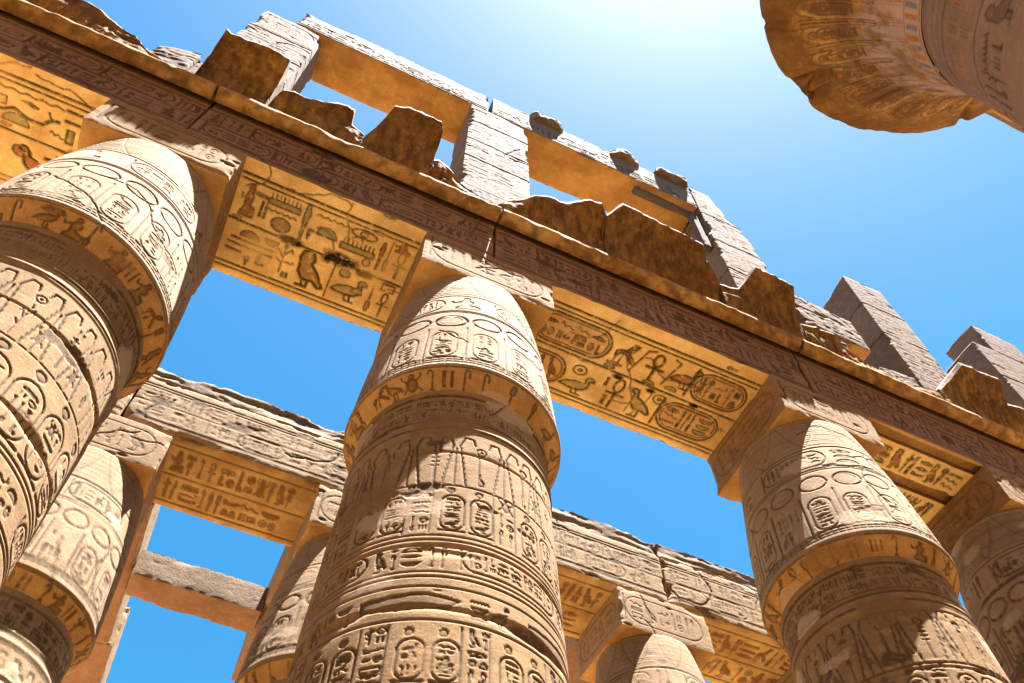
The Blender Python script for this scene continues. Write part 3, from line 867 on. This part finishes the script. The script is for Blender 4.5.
# over the right bay the architrave is split into separate beams with dark slots between
x0, x1 = 6.574, 14.5
t = thing('architrave_block', 'architrave block at the far right whose soffit is split by dark slots', 'architrave', (10.5, W / 2, H), 'carved architrave blocks of the front row')
block('beam', [M_FACE, M_SOFR], (x0, x1), (0, .07), (H, ARCH_T), .022, {'front': arch_front(x0, x1, 604)}, {'bottom': 1}, chip=.02, parent=t, seed=614, rough=.008)
for k, (a, b) in enumerate(((.25, .80), (1.0, 1.5))):
    cvb = Canvas(x0, x1, a, b, .02 / Q)
    rr = random.Random(640 + k)
    band(cvb, rr, 7.6, 9.95, a + .05, b - .05, .012, lambda: rr.choice([RED, DRK, GRN]), OL)
    block('inner_beam', [M_FACE, M_SOF], (x0, x1), (a, b), (H, ARCH_T), .025, {'bottom': cvb}, {'bottom': 1}, chip=.03, parent=t, seed=616 + k)
block('core', M_SOFR, (x0, x1), (.08, W), (H + .12, ARCH_T - .01), .2, chip=.0, parent=t, seed=619)
mb = MB(); torus_strip(mb, x0, x1, 624, 0)
mb.build('torus_moulding', M_TOR, t, tuple(t.location))
block('top_course', M_FACE, (x0, x1), (.02, W), (ARCH_T + .004, TORUS - .006), .12, chip=.02, parent=t, seed=634)

# ------------------------------------------------------------------ broken cavetto cornice
def cornice(name, label, outline, seed, deep=.0, back=None):
    """outline: (x, top z) from left to right"""
    xs0 = np.array([p[0] for p in outline]); hs0 = np.array([p[1] for p in outline])
    xs = axis(xs0[0], xs0[-1], .02 / Q)
    hs = np.interp(xs, xs0, hs0)
    L3 = np.stack([xs, xs * 0, xs * 0], -1)
    hs = hs + .035 * fbm(L3, 3, seed, 3) + .008 * vnoise(L3, 17, seed + 2)
    z0 = TORUS + .004
    hs = np.maximum(hs, z0 + .05)
    yfun = lambda z: -.13 - .52 * np.clip((z - z0) / 1.55, 0, 1.12) ** 1.9
    yb = .02 if back is None else back
    nf = int(60 * Q) + 2; nt = 6
    rows = []
    s = np.linspace(0, 1, nf)[:, None]
    fh = np.clip(.10 + .07 * vnoise(L3, 2.2, seed + 21) + .03 * vnoise(L3, 9, seed + 22), .02, .16) * np.clip((hs - z0) / 1.2, .3, 1)
    Z = z0 + (hs - fh - z0)[None] * s
    ribm = sstep(-.25, .2, fbm(np.stack([np.repeat(xs[None], nf, 0), Z * 0, Z], -1), 1.4, seed + 31, 3))
    Yc = yfun(Z)
    F = np.stack([np.repeat(xs[None], nf, 0), Yc, Z], -1)
    keep = 1 - .75 * s ** 2
    F[..., 1] += .05 * fbm(F, 1.3, seed + 5, 3) * np.minimum(1, s * 3) + (.03 * vnoise(F, (6, 6, .7), seed + 6) + .02 * vnoise(F, (14, 14, 1.3), seed + 16) + .014 * vnoise(F, (23, 10, 6), seed + 8)) * keep + .01
    F[..., 1] += .016 * ribm * np.abs(np.sin(F[..., 0] * math.pi / .13)) * np.minimum(1, 4 * (1 - s)) + .035 * fbm(F, (3.5, 3.5, 4.5), seed + 33, 5, .6) * keep
    br = sstep(.12, .3, fbm(F, (1.6, 1.6, 2.6), seed + 35, 4, .55))
    F[..., 1] += .06 * br * keep
    # broken faces scooped back near the torn top
    torn = sstep(14.42, 14.2, hs)[None] * sstep(.55, 1.0, s) * (.05 + .05 * vnoise(F, 2.0, seed + 7))
    F[..., 1] = np.minimum(F[..., 1] + torn, yb - .04)
    lip = np.stack([F[-1] + np.stack([xs * 0, .02 * q + .02 * q * vnoise(L3, 8, seed + 23), fh * q], -1) for q in (0, .35, .7, 1)])
    T = np.stack([lip[-1] + (np.stack([xs, np.full(xs.shape, yb), hs + .02 * vnoise(L3, 6, seed + 9)], -1) - lip[-1]) * q for q in np.linspace(0, 1, nt)])
    T[1:-1, :, 2] += .012 * vnoise(T[1:-1], 7, seed + 10)
    B = np.stack([T[-1], np.stack([xs, np.full(xs.shape, yb), np.full(xs.shape, z0)], -1)])
    Bo = np.stack([B[-1], F[0]])
    mb = MB()
    mb.grid(F, 0); mb.grid(lip, 1); mb.grid(T, 1); mb.grid(B, 1); mb.grid(Bo, 0)
    for e in (0, -1):
        ring = np.concatenate([F[:, e], lip[1:, e], T[1:, e], B[1:, e]])
        cc = np.repeat(ring.mean(0)[None], len(ring), 0)
        mid = ring * .5 + cc * .5
        mid[:, 0] += .03 * vnoise(mid, 6, seed + 12)
        mb.grid(np.stack([ring, mid, cc]), 0, flip=(e == 0))
    o = mb.build(name, [M_CORN, M_PALE], None, (float(xs.mean()), -.2, z0))
    return tag(o, label, 'cornice', 'remnants of the broken cornice', 'thing')

cornice('cornice_fragment', 'low torn cornice remnant at the upper left corner', [(-9.5, 13.7), (-7.24, 13.58), (-6.51, 13.84), (-6.05, 13.82), (-5.85, 13.78), (-5.53, 13.65), (-5.23, 13.6), (-4.94, 13.33), (-4.59, 13.21), (-4.13, 13.12)], 701)
cornice('cornice_fragment', 'tall intact cornice block standing before the leftmost clerestory pier', [(-4.17, 14.42), (-3.84, 14.43), (-3.12, 14.44), (-3.09, 14.42)], 702)
cornice('cornice_fragment', 'jagged cornice remnant below the first clerestory window', [(-3.04, 13.57), (-2.99, 13.79), (-2.83, 13.86), (-2.62, 13.84), (-2.35, 13.94), (-2.13, 14.08), (-1.98, 14.14), (-1.85, 14.12), (-1.8, 13.75), (-1.68, 13.67), (-1.56, 13.6)], 703)
cornice('cornice_fragment', 'upright cornice block rising with a sloping left side before the first window', [(-1.54, 13.62), (-1.28, 14.42), (-1.06, 14.5), (-.46, 14.52), (-.39, 14.4)], 704)
cornice('cornice_fragment', 'pile of low broken cornice rubble at the foot of the middle pier', [(-.37, 13.75), (-.31, 13.81), (-.12, 13.74), (.14, 13.47), (.38, 13.4), (.6, 13.3), (.80, 13.3)], 705)
cornice('cornice_fragment', 'rising torn cornice piece right of the middle pier foot', [(.83, 13.36), (1.03, 13.61), (1.43, 13.94), (1.8, 14.04), (1.9, 14.02), (2.41, 14.33), (2.66, 14.35), (2.78, 14.2)], 706)
cornice('cornice_fragment', 'long nearly full-height cornice stretch below the second clerestory window', [(2.81, 14.2), (3.06, 14.52), (3.3, 14.53), (3.79, 14.46), (4.74, 14.44), (4.85, 14.22), (5.14, 13.8)], 707)
cornice('cornice_fragment', 'cornice block with overhanging corner at the foot of the tall third pier', [(5.17, 13.77), (5.57, 13.88), (5.87, 14.45), (6.72, 14.40), (6.8, 14.05), (6.9, 13.75)], 708)
cornice('cornice_fragment', 'low eroded cornice run between the third and fourth piers', [(6.92, 13.72), (7.27, 13.78), (7.65, 13.77), (7.98, 13.48), (8.28, 13.37), (8.86, 13.4), (9.16, 13.28), (9.65, 13.34), (10.02, 13.42)], 709)
cornice('cornice_fragment', 'golden cornice block at the right edge before the last pier', [(10.08, 13.58), (10.68, 14.36), (11.73, 14.40), (11.75, 13.97), (13.0, 14.0), (14.5, 13.8)], 710)

# ------------------------------------------------------------------ clerestory: piers, lintels, blocks on top
def text_face(x0, x1, z0, z1, seed, d=.007, size=.5):
    cv = Canvas(x0, x1, z0, z1, .02 / Q)
    r = random.Random(seed)
    z = z1 - .15
    while z - size > z0:
        band(cv, r, x0 + .08, x1 - .05, z - size, z, d, asp=.9)
        cv.stroke([(x0, z - size - .04), (x1, z - size - .04)], .02, d * .8)
        z -= size + .08
    cracks(cv, r, 4, .02); chips(cv, r, 7, .014, .2)
    return cv

def joint_cut(cv, zs, seed):
    r = random.Random(seed)
    for z in zs:
        pts = [(u, z + r.uniform(-.025, .025)) for u in np.arange(cv.u0 - .1, cv.u1 + .2, .15)]
        cv.stroke(pts, r.uniform(.035, .06), .03, (.08, .05, .035, .6))

def pier(x0, x1, z1, label, seed, joints=(), warp=None, y=(YP, 1.03), step=.02, z0=TORUS + .004):
    cv = text_face(x0, x1, z0, z1, seed)
    joint_cut(cv, joints, seed)
    cs = Canvas(y[0], y[1], z0, z1, .03); joint_cut(cs, joints, seed)
    o = block('clerestory_pier', M_PALE, (x0, x1), y, (z0, z1), step, {'front': cv, 'left': cs, 'right': cs}, chip=.05, rough=.006, pit=.006, warp=warp, seed=seed, bed=.0)
    return tag(o, label, 'pier', 'piers of the clerestory', 'thing')

pier(-4.42, -3.14, 18.66, 'leftmost clerestory pier, pale and carved, behind the tall cornice block', 801, (17.3, 16.1, 14.9))
pier(.19, 1.54, 18.70, 'middle clerestory pier between the two window openings', 802, (17.6, 16.4, 15.4))

def warp3(R, P, lo, hi):
    R = R.copy()
    zz = P[..., 2]
    lim = np.interp(zz, [12.8, 16.4, 17.4, 18.5, 18.75, 19.4, 20.2], [7.25, 7.25, 7.20, 7.08, 6.76, 6.70, 6.50])
    lim = lim + .05 * vnoise(P * np.array([0, 0, 1]), 5, 4)
    f = (P[..., 0] - lo[0]) / (hi[0] - lo[0])
    R[..., 0] = lo[0] + (lim - lo[0]) * f + (R[..., 0] - P[..., 0])
    return R
pier(5.97, 7.25, 20.08, 'tall third clerestory pier with stepped ragged right edge', 803, (18.5, 17.0, 15.6), warp3)

def warp4(R, P, lo, hi):
    R = R.copy()
    f = (P[..., 0] - lo[0]) / (hi[0] - lo[0])
    t = sstep(16.5, 18.55, P[..., 2])
    R[..., 2] += t * (.18 * vnoise(P * np.array([1, 1, 0]), 2.2, 8) + .15 * f - .1 * (P[..., 1] - .5))
    R[..., 0] -= f * .10 * sstep(17.2, 17.6, P[..., 2])
    return R
pier(9.97, 11.26, 18.5, 'broken fourth clerestory pier standing free against the sky at the right', 804, (17.2, 15.9), warp4)
def warp5(R, P, lo, hi):
    R = R.copy()
    f = (P[..., 0] - lo[0]) / (hi[0] - lo[0])
    cut = .75 * (1 - sstep(18.1, 18.2, P[..., 2]))
    R[..., 0] += (1 - f) * (.75 - cut)
    R[..., 2] += sstep(18.5, 19.5, P[..., 2]) * .12 * vnoise(P * np.array([1, 1, 0]), 2.5, 18)
    return R
pier(13.66, 15.9, 19.5, 'last clerestory pier at the right edge with a stepped top', 805, (18.15, 16.6), warp5, step=.03)

def lintel(x0, x1, z0, z1, label, seed, warp=None):
    cv = Canvas(x0, x1, z0, z1, .02 / Q)
    r = random.Random(seed)
    for v in (.1, .5, .9): cv.stroke([(x0, z0 + v * (z1 - z0)), (x1, z0 + v * (z1 - z0))], .022, .008)
    band(cv, r, x0 + .1, x1 - .1, z0 + .14, z0 + .54, .013, asp=1.3)
    o = block('clerestory_lintel', [M_PALE, M_LINT], (x0, x1), (YP, 1.05), (z0, z1), .022, {'front': cv}, {'bottom': 1}, chip=.06, rough=.007, pit=.010, seed=seed, warp=warp, bed=.001)
    return tag(o, label, 'lintel', 'lintels of the clerestory', 'thing')
def warpl(R, P, lo, hi):
    R = R.copy()
    f = (P[..., 2] - lo[2]) / (hi[2] - lo[2])
    R[..., 2] += f * (.05 * fbm(P * np.array([1, .4, 0]), 1.6, 31, 3) )
    return R
lintel(-3.80, .60, ZL, ZLT, 'stone lintel bridging the first window opening, ochre underside', 811, warpl)
lintel(.68, 5.95, ZL, ZLT + .08, 'stone lintel bridging the second window opening, three slabs on its edge', 812, warpl)

def slab(x0, x1, y, z0, z1, label, seed, roundness):
    """a lump of roofing slab sticking out over the lintel"""
    def w(R, P, lo, hi):
        R = R.copy()
        f = (P[..., 0] - lo[0]) / (hi[0] - lo[0]) * 2 - 1
        g = 1 - roundness * np.abs(f) ** 2.4 - .35 * np.clip(fbm(P * np.array([1, 0, 0]) + seed, 3.2, seed, 3), -.3, 1)
        R[..., 1] = hi[1] + (R[..., 1] - hi[1]) * np.clip(g, .08, 1)
        R[..., 2] = lo[2] + (R[..., 2] - lo[2]) * (1 - .35 * roundness * np.abs(f) ** 3 - .3 * np.clip(fbm(P * np.array([1, .5, 0]) + seed, 2.6, seed + 3, 3), 0, 1))
        return R
    o = block('roof_slab_fragment', M_ROUGH, (x0, x1), y, (z0, z1), .03, chip=.05, rough=.10, pit=.03, warp=w, seed=seed)
    return tag(o, label, 'slab', 'roof slab remnants on the lintel', 'thing')
slab(1.52, 2.62, (-.13, .45), 19.66, 19.98, 'rounded disc-like slab remnant on the lintel nearest the middle pier', 821, .6)
slab(3.62, 4.75, (-.14, .45), 19.72, 20.06, 'half-round slab remnant in the middle of the three on the lintel', 822, .5)
slab(4.95, 5.85, (-.16, .45), 19.80, 20.06, 'flat broken slab remnant at the right end of the lintel', 823, .2)

# remains of the window grille in the second opening
t = thing('window_grille', 'grey remains of a stone window grille under the right end of the lintel', 'grille', (5.6, .36, 17.0))
block('rail', M_GRL, (4.30, 5.94), (.14, .30), (18.42, 18.60), .04, chip=.02, parent=t, seed=831)
block('hanging_stub', M_GRL, (4.36, 4.46), (.16, .30), (18.605, 18.71), .04, chip=.01, parent=t, seed=832)
block('jamb_strip', M_GRL, (5.76, 5.95), (.14, .30), (16.7, 18.455), .04, chip=.03, parent=t, seed=833)

for (x, y, z, lab, sd, wp) in (((7.5, 8.4), (.06, .9), (12.87, 14.44), 'low masonry base carrying the pale fallen block right of the third pier', 845, .0),
                               ((7.47, 9.05), (.04, .95), (14.35, 15.75), 'pale fallen clerestory block between the third and fourth piers', 841, .35),
                               ((8.95, 9.9), (.04, .9), (12.87, 14.0), 'small tilted stone block beside the foot of the fourth pier', 842, .2),
                               ((-5.1, -4.5), (.1, .9), (12.87, 14.6), 'small pale stump of masonry left of the leftmost pier', 843, .4)):
    def w(R, P, lo, hi, wp=wp):
        R = R.copy(); f = (P[..., 0] - lo[0]) / (hi[0] - lo[0])
        R[..., 2] += wp * (f - .5) * (P[..., 2] - lo[2]) / (hi[2] - lo[2]) * (1 if wp != .35 else -.5)
        return R
    if sd == 841: z = (14.45, 15.75)
    o = block('masonry_stump', [M_PALE, M_SOFR], x, y, z, .03, {'front': text_face(x[0], x[1], z[0], z[1], sd, .01, .4)}, {'bottom': 1}, chip=.07, rough=.03, pit=.03, seed=sd, warp=w)
    tag(o, lab, 'masonry', None, 'thing')

# ------------------------------------------------------------------ architrave of the back row
JB = [-8.5, -3.58, .93, 7.02, 12.5]
SB = [None, (-2.644, -.087), (1.85, 5.845), (7.82, 11.5)]
labBB = ['back row architrave block at the far left, hidden behind the large left column',
         'back row architrave block with dark-painted soffit, left of the big middle column',
         'back row architrave block behind the big middle column with weathered top',
         'back row architrave block at the lower right reaching behind the right column']
for k in range(4):
    x0, x1 = JB[k] + .012, JB[k + 1] - .012
    cf = Canvas(x0, x1, HB, HB + 1.28, .02 / Q)
    r = random.Random(900 + k)
    for v in (.16, .2, 1.02, 1.08): cf.stroke([(x0, HB + v), (x1, HB + v)], .024, .012)
    cf.stroke([(x0, HB + .62), (x1, HB + .62)], .022, .01)
    for va, vb in ((HB + .25, HB + .59), (HB + .65, HB + .99)):
        u = x0 + .1
        while u < x1 - .4:
            if r.random() < .25 and u + 1.0 < x1: cartouche(cf, r, u, va, .85, vb - va, .007, .022); u += .93
            else: band(cf, r, u, u + .62, va, vb, .007); u += .6
    cracks(cf, r, 6, .02); chips(cf, r, 14, .012, .25)
    cvs = {'front': cf}
    cb = Canvas(x0, x1, YB, YB + WB, .02 / Q)
    if SB[k]:
        s0, s1 = SB[k]
        for f in (.1, .48, .88): cb.stroke([(s0, YB + f * WB), (s1, YB + f * WB)], .03, .012, OL)
        band(cb, r, s0 + .05, min(s1, x1) - .05, YB + .53 * WB, YB + .84 * WB, .014, DRK, DRK)
        band(cb, r, s0 + .05, min(s1, x1) - .05, YB + .13 * WB, YB + .44 * WB, .014, DRK, DRK)
    cvs['bottom'] = cb
    t = thing('architrave_block', labBB[k], 'architrave', ((x0 + x1) / 2, YB + WB / 2, HB), 'architrave blocks of the back row')
    block('beam', [M_ROWB, M_SOFB], (x0, x1), (YB, YB + WB), (HB, HB + 1.28), .022, cvs, {'bottom': 1}, chip=.07, parent=t, seed=910 + k, rough=.009, pit=.005, bed=.0)
    def wt(R, P, lo, hi, k=k):
        R = R.copy(); f = (P[..., 2] - lo[2]) / (hi[2] - lo[2])
        R[..., 2] += f * (.16 * fbm(P * np.array([1, 1, 0]), 1.1, 51 + k, 3, .6) + .05 * vnoise(P * np.array([1, 1, 0]), 7, 57))
        R[..., 1] += .06 * vnoise(P, (1.4, 0, 3), 58) * (P[..., 1] < YB + .5)
        return R
    block('upper_course', M_ROUGH, (x0, x1), (YB + .06, YB + WB - .1), (HB + 1.29, HB + 1.72), .03, chip=.06, parent=t, seed=920 + k, rough=.03, pit=.03, warp=wt, coarse=('back',), bed=.03)

# beams running back from the second row, and the slab across them
for (x, y, z, lab, sd) in (((-4.3, -2.62), (YB + WB + .02, 11.2), (HB, HB + 1.2), 'beam running back from the lower left column, thin sunlit side beside the sky', 941),
                           ((-.09, 1.6), (YB + WB + .02, 11.2), (HB, HB + 1.2), 'shaded beam running back right of the small sky gap', 942),
                           ((5.87, 7.5), (YB + WB + .02, 11.2), (HB, HB + 1.2), 'shaded beam running back behind the bottom column, right of the middle column', 944),
                           ((-4.1, -2.53), (11.25, 16.5), (HB + .05, HB + 1.1), 'farther speckled beam in line behind the lower left beam', 943)):
    o = block('cross_beam', [M_ROWB, M_FACE], x, y, z, .04, None, {'bottom': 1}, chip=.04, rough=.01, pit=.006, seed=sd, bed=.002)
    tag(o, lab, 'beam', 'beams running back from the back row', 'thing')
o = block('roof_beam', [M_ROUGH, M_FACE], (-2.615, -.095), (8.8, 9.5), (11.50, 12.12), .03, None, {'bottom': 1}, chip=.03, rough=.012, pit=.008, seed=951)
tag(o, 'short rough stone beam crossing the small sky gap at the lower left', 'beam', None, 'thing')

# ------------------------------------------------------------------ great open-papyrus column of the nave
NX, NY = 6.33, -6.33
t = thing('open_papyrus_column', 'great nave column with flaring bell capital at the upper right corner', 'column', (NX, NY, ZG))
st = .02 / Q
rN = random.Random(77)
cv = Canvas(-9.4, 9.4, 12.9, 16.2, st)
BLUE = (.12, .17, .22, .6); ORG = (.42, .16, .05, .7)
win = cv._win(-9.4, 9.4, 13.0, 16.2)
i0, i1, j0, j1, U, V = win
P3 = np.stack([3 * np.sin(U / 3), 3 * np.cos(U / 3), V], -1)
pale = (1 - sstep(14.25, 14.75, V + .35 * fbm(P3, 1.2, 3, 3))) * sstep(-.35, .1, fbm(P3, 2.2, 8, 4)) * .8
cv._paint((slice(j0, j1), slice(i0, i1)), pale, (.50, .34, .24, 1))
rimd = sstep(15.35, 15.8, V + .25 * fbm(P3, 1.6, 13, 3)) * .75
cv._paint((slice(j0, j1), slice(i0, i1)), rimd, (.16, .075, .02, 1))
for k in range(32):                             # cartouches standing round the bell, papyrus ribs between
    u = -9.35 + k * .585
    cartouche(cv, rN, u + .06, 14.72, .26, .66, .02, .035, DRK, DRK)
    for q in range(3):
        cv.stroke([(u + .38 + .065 * q, 14.2), (u + .37 + .075 * q, 15.6)], .028, .016, (.09, .045, .018, .9))
    put(cv, rN.choice(['disc', 'ring']), u + .1, 15.36, .18, .16, .02, (.40, .12, .05, .7), DRK)
    cv.stroke([(u - .02, 15.4), (u + .03, 15.56), (u + .19, 15.64), (u + .35, 15.56), (u + .4, 15.4)], .03, .016, DRK)
    cv.stroke([(u, 13.5), (u + .15, 14.45), (u + .29, 14.66), (u + .43, 14.45), (u + .585, 13.5)], .035, .014, ORG)
    cv.stroke([(u + .08, 13.5), (u + .18, 14.25), (u + .29, 14.42), (u + .4, 14.25), (u + .5, 13.5)], .03, .0, BLUE)
cracks(cv, rN, 14, .03, .6, 1.6, .4); chips(cv, rN, 26, .035, .3)
for k in range(60):
    u = -9.3 + k * .31
    cv.fill([(u, 13.12), (u + .16, 13.12), (u + .16, 13.42), (u, 13.42)], .0, BLUE if k % 2 else ORG)
for v in (13.06, 13.46): cv.stroke([(-9.4, v), (9.4, v)], .03, .015, DRK)
prof = [(16.34, 0.0), (16.34, 1.0), (16.34, 2.4), (16.33, 2.98), (16.30, 3.02), (16.05, 3.035), (16.0, 3.01)]
n = int(3.6 / st)
for k in range(1, n + 1):
    tt = k / n
    a = 1 - tt
    z = 15.98 - 2.98 * tt ** .72
    q = np.clip((z - 13.0) / 2.98, 0, 1)
    prof.append((z, 1.52 + 1.47 * (0.30 * q + .70 * q ** 3.2)))
def bite(T, Z, P):
    up = sstep(15.2, 15.9, Z)
    n_ = fbm(P * np.array([1, 1, .3]), 1.6, 5, 3)
    ang = np.degrees(np.arctan2(P[..., 0] - NX, -(P[..., 1] - NY)))
    def notch(a0, w, d): return d * np.exp(-((((ang - a0 + 180) % 360) - 180) / w) ** 2)
    n2 = np.clip(fbm(P, 4.5, 15, 3), 0, 1)
    return -up * (np.clip(n_ - .1, 0, 1) * .10 + n2 * .008) + .012 * fbm(P, 3, 19, 3) - sstep(15.0, 15.9, Z) * (notch(-161, 3.6, .30) + notch(-167, 1.6, .16) + notch(133, 1.5, .10) + notch(-135, 1.2, .06))
def nv_uref(cvs): return 3.0
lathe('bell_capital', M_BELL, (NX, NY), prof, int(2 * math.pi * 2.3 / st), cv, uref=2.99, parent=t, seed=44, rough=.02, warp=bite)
cv = Canvas(-4.9, 4.9, 8.5, 13.1, st)
for v in (12.95, 12.8, 12.62, 12.45, 12.3): cv.stroke([(-4.9, v), (4.9, v)], .04, .02, BLUE if v in (12.8, 12.45) else DRK)
band(cv, rN, -4.8, 4.8, 11.4, 12.15, .012, ORG)
cv.stroke([(-4.9, 11.3), (4.9, 11.3)], .03, .015)
band(cv, rN, -4.8, 4.8, 10.5, 11.2, .012)
prof = [(13.04, 1.4)] + [(13.02 - k * st * 1.5, 1.50 + .018 * k * st * 1.5 + (.02 if k * st * 1.5 < .75 and (int(k * st * 1.5 / .15) % 2) else 0)) for k in range(int(4.5 / (st * 1.5)))]
zq = prof[-1][0]
prof += [(zq + (ZG - zq) * k / 20, prof[-1][1] + .25 * k / 20) for k in range(1, 21)]
lathe('shaft', M_NSH, (NX, NY), prof, int(2 * math.pi * 1.6 / st), cv, uref=1.55, parent=t, seed=45, rough=.012, warp=drum_joints((12.2, 11.0, 9.8), 46))
block('abacus', M_NSH, (NX - 1.4, NX + 1.4), (NY - 1.4, NY + 1.4), (16.345, 17.49), .1, chip=.04, parent=t, seed=47)
o = block('nave_architrave', [M_FACE, M_SOFR], (NX - .6, 16.6), (-8.15, -4.56), (17.5, 19.3), .06, None, {'bottom': 1}, chip=.06, seed=48, rough=.03)
tag(o, 'great nave architrave beam resting on the bell capital at the upper right', 'architrave', None, 'thing')

# the opposite colonnade of the nave, behind the camera (it shuts off part of the sky)
def great_column(cx, cy, label):
    t = thing('open_papyrus_column', label, 'column', (cx, cy, ZG), 'great columns of the opposite nave row')
    lathe('shaft', M_NSH, (cx, cy), [(13.04, 1.4), (13.0, 1.52)] + [(13.0 - 14.6 * k / 24, 1.52 + .3 * k / 24) for k in range(1, 25)], 72, parent=t, seed=int(cx * 7 + 500))
    pr = [(16.34, .0), (16.34, 2.4), (16.3, 2.96), (16.0, 2.95)]
    for k in range(1, 25):
        z = 15.98 - 2.98 * (k / 24) ** .72
        q = (z - 13.0) / 2.98
        pr.append((z, 1.52 + 1.42 * (.30 * q + .70 * q ** 3.2)))
    lathe('bell_capital', M_BELL, (cx, cy), pr, 96, parent=t, seed=int(cx * 7 + 510))
    block('abacus', M_NSH, (cx - 1.4, cx + 1.4), (cy - 1.4, cy + 1.4), (16.345, 17.49), .2, parent=t, seed=int(cx * 7 + 520))
gx = [-15.3, -8.1, -.9, 6.3, 13.5, 20.7]
for x, lab in ((-3.4, 'great bell-capital column beside the viewer, left of the frame'), (-13.1, 'great bell-capital column farther left of the viewer along the nave'), (16.0, 'great bell-capital column carrying the right end of the nave architrave')):
    great_column(x, NY, lab)
for a, b, lab in ((-3.38, 5.68, 'great nave architrave block passing above the viewer'), (-13.1, -3.42, 'great nave architrave block left of the viewer')):
    o = block('nave_architrave', [M_FACE, M_SOFR], (a, b), (-8.15, -4.56), (17.5, 19.3), .2, None, {'bottom': 1}, chip=.06, seed=int(a * 3 + 590), rough=.03)
    tag(o, lab, 'architrave', 'great nave architrave blocks beside the viewer', 'thing')
for i, x in enumerate(gx):
    great_column(x, -15.6, 'great bell-capital column in the opposite row of the nave')
for i in range(5):
    o = block('nave_architrave', [M_FACE, M_SOFR], (gx[i] + .02, gx[i + 1] - .02), (-17.4, -13.8), (17.5, 19.3), .2, None, {'bottom': 1}, chip=.06, seed=540 + i, rough=.03)
    tag(o, 'great architrave block resting on the opposite row of nave columns', 'architrave', 'great architrave blocks of the opposite nave row', 'thing')
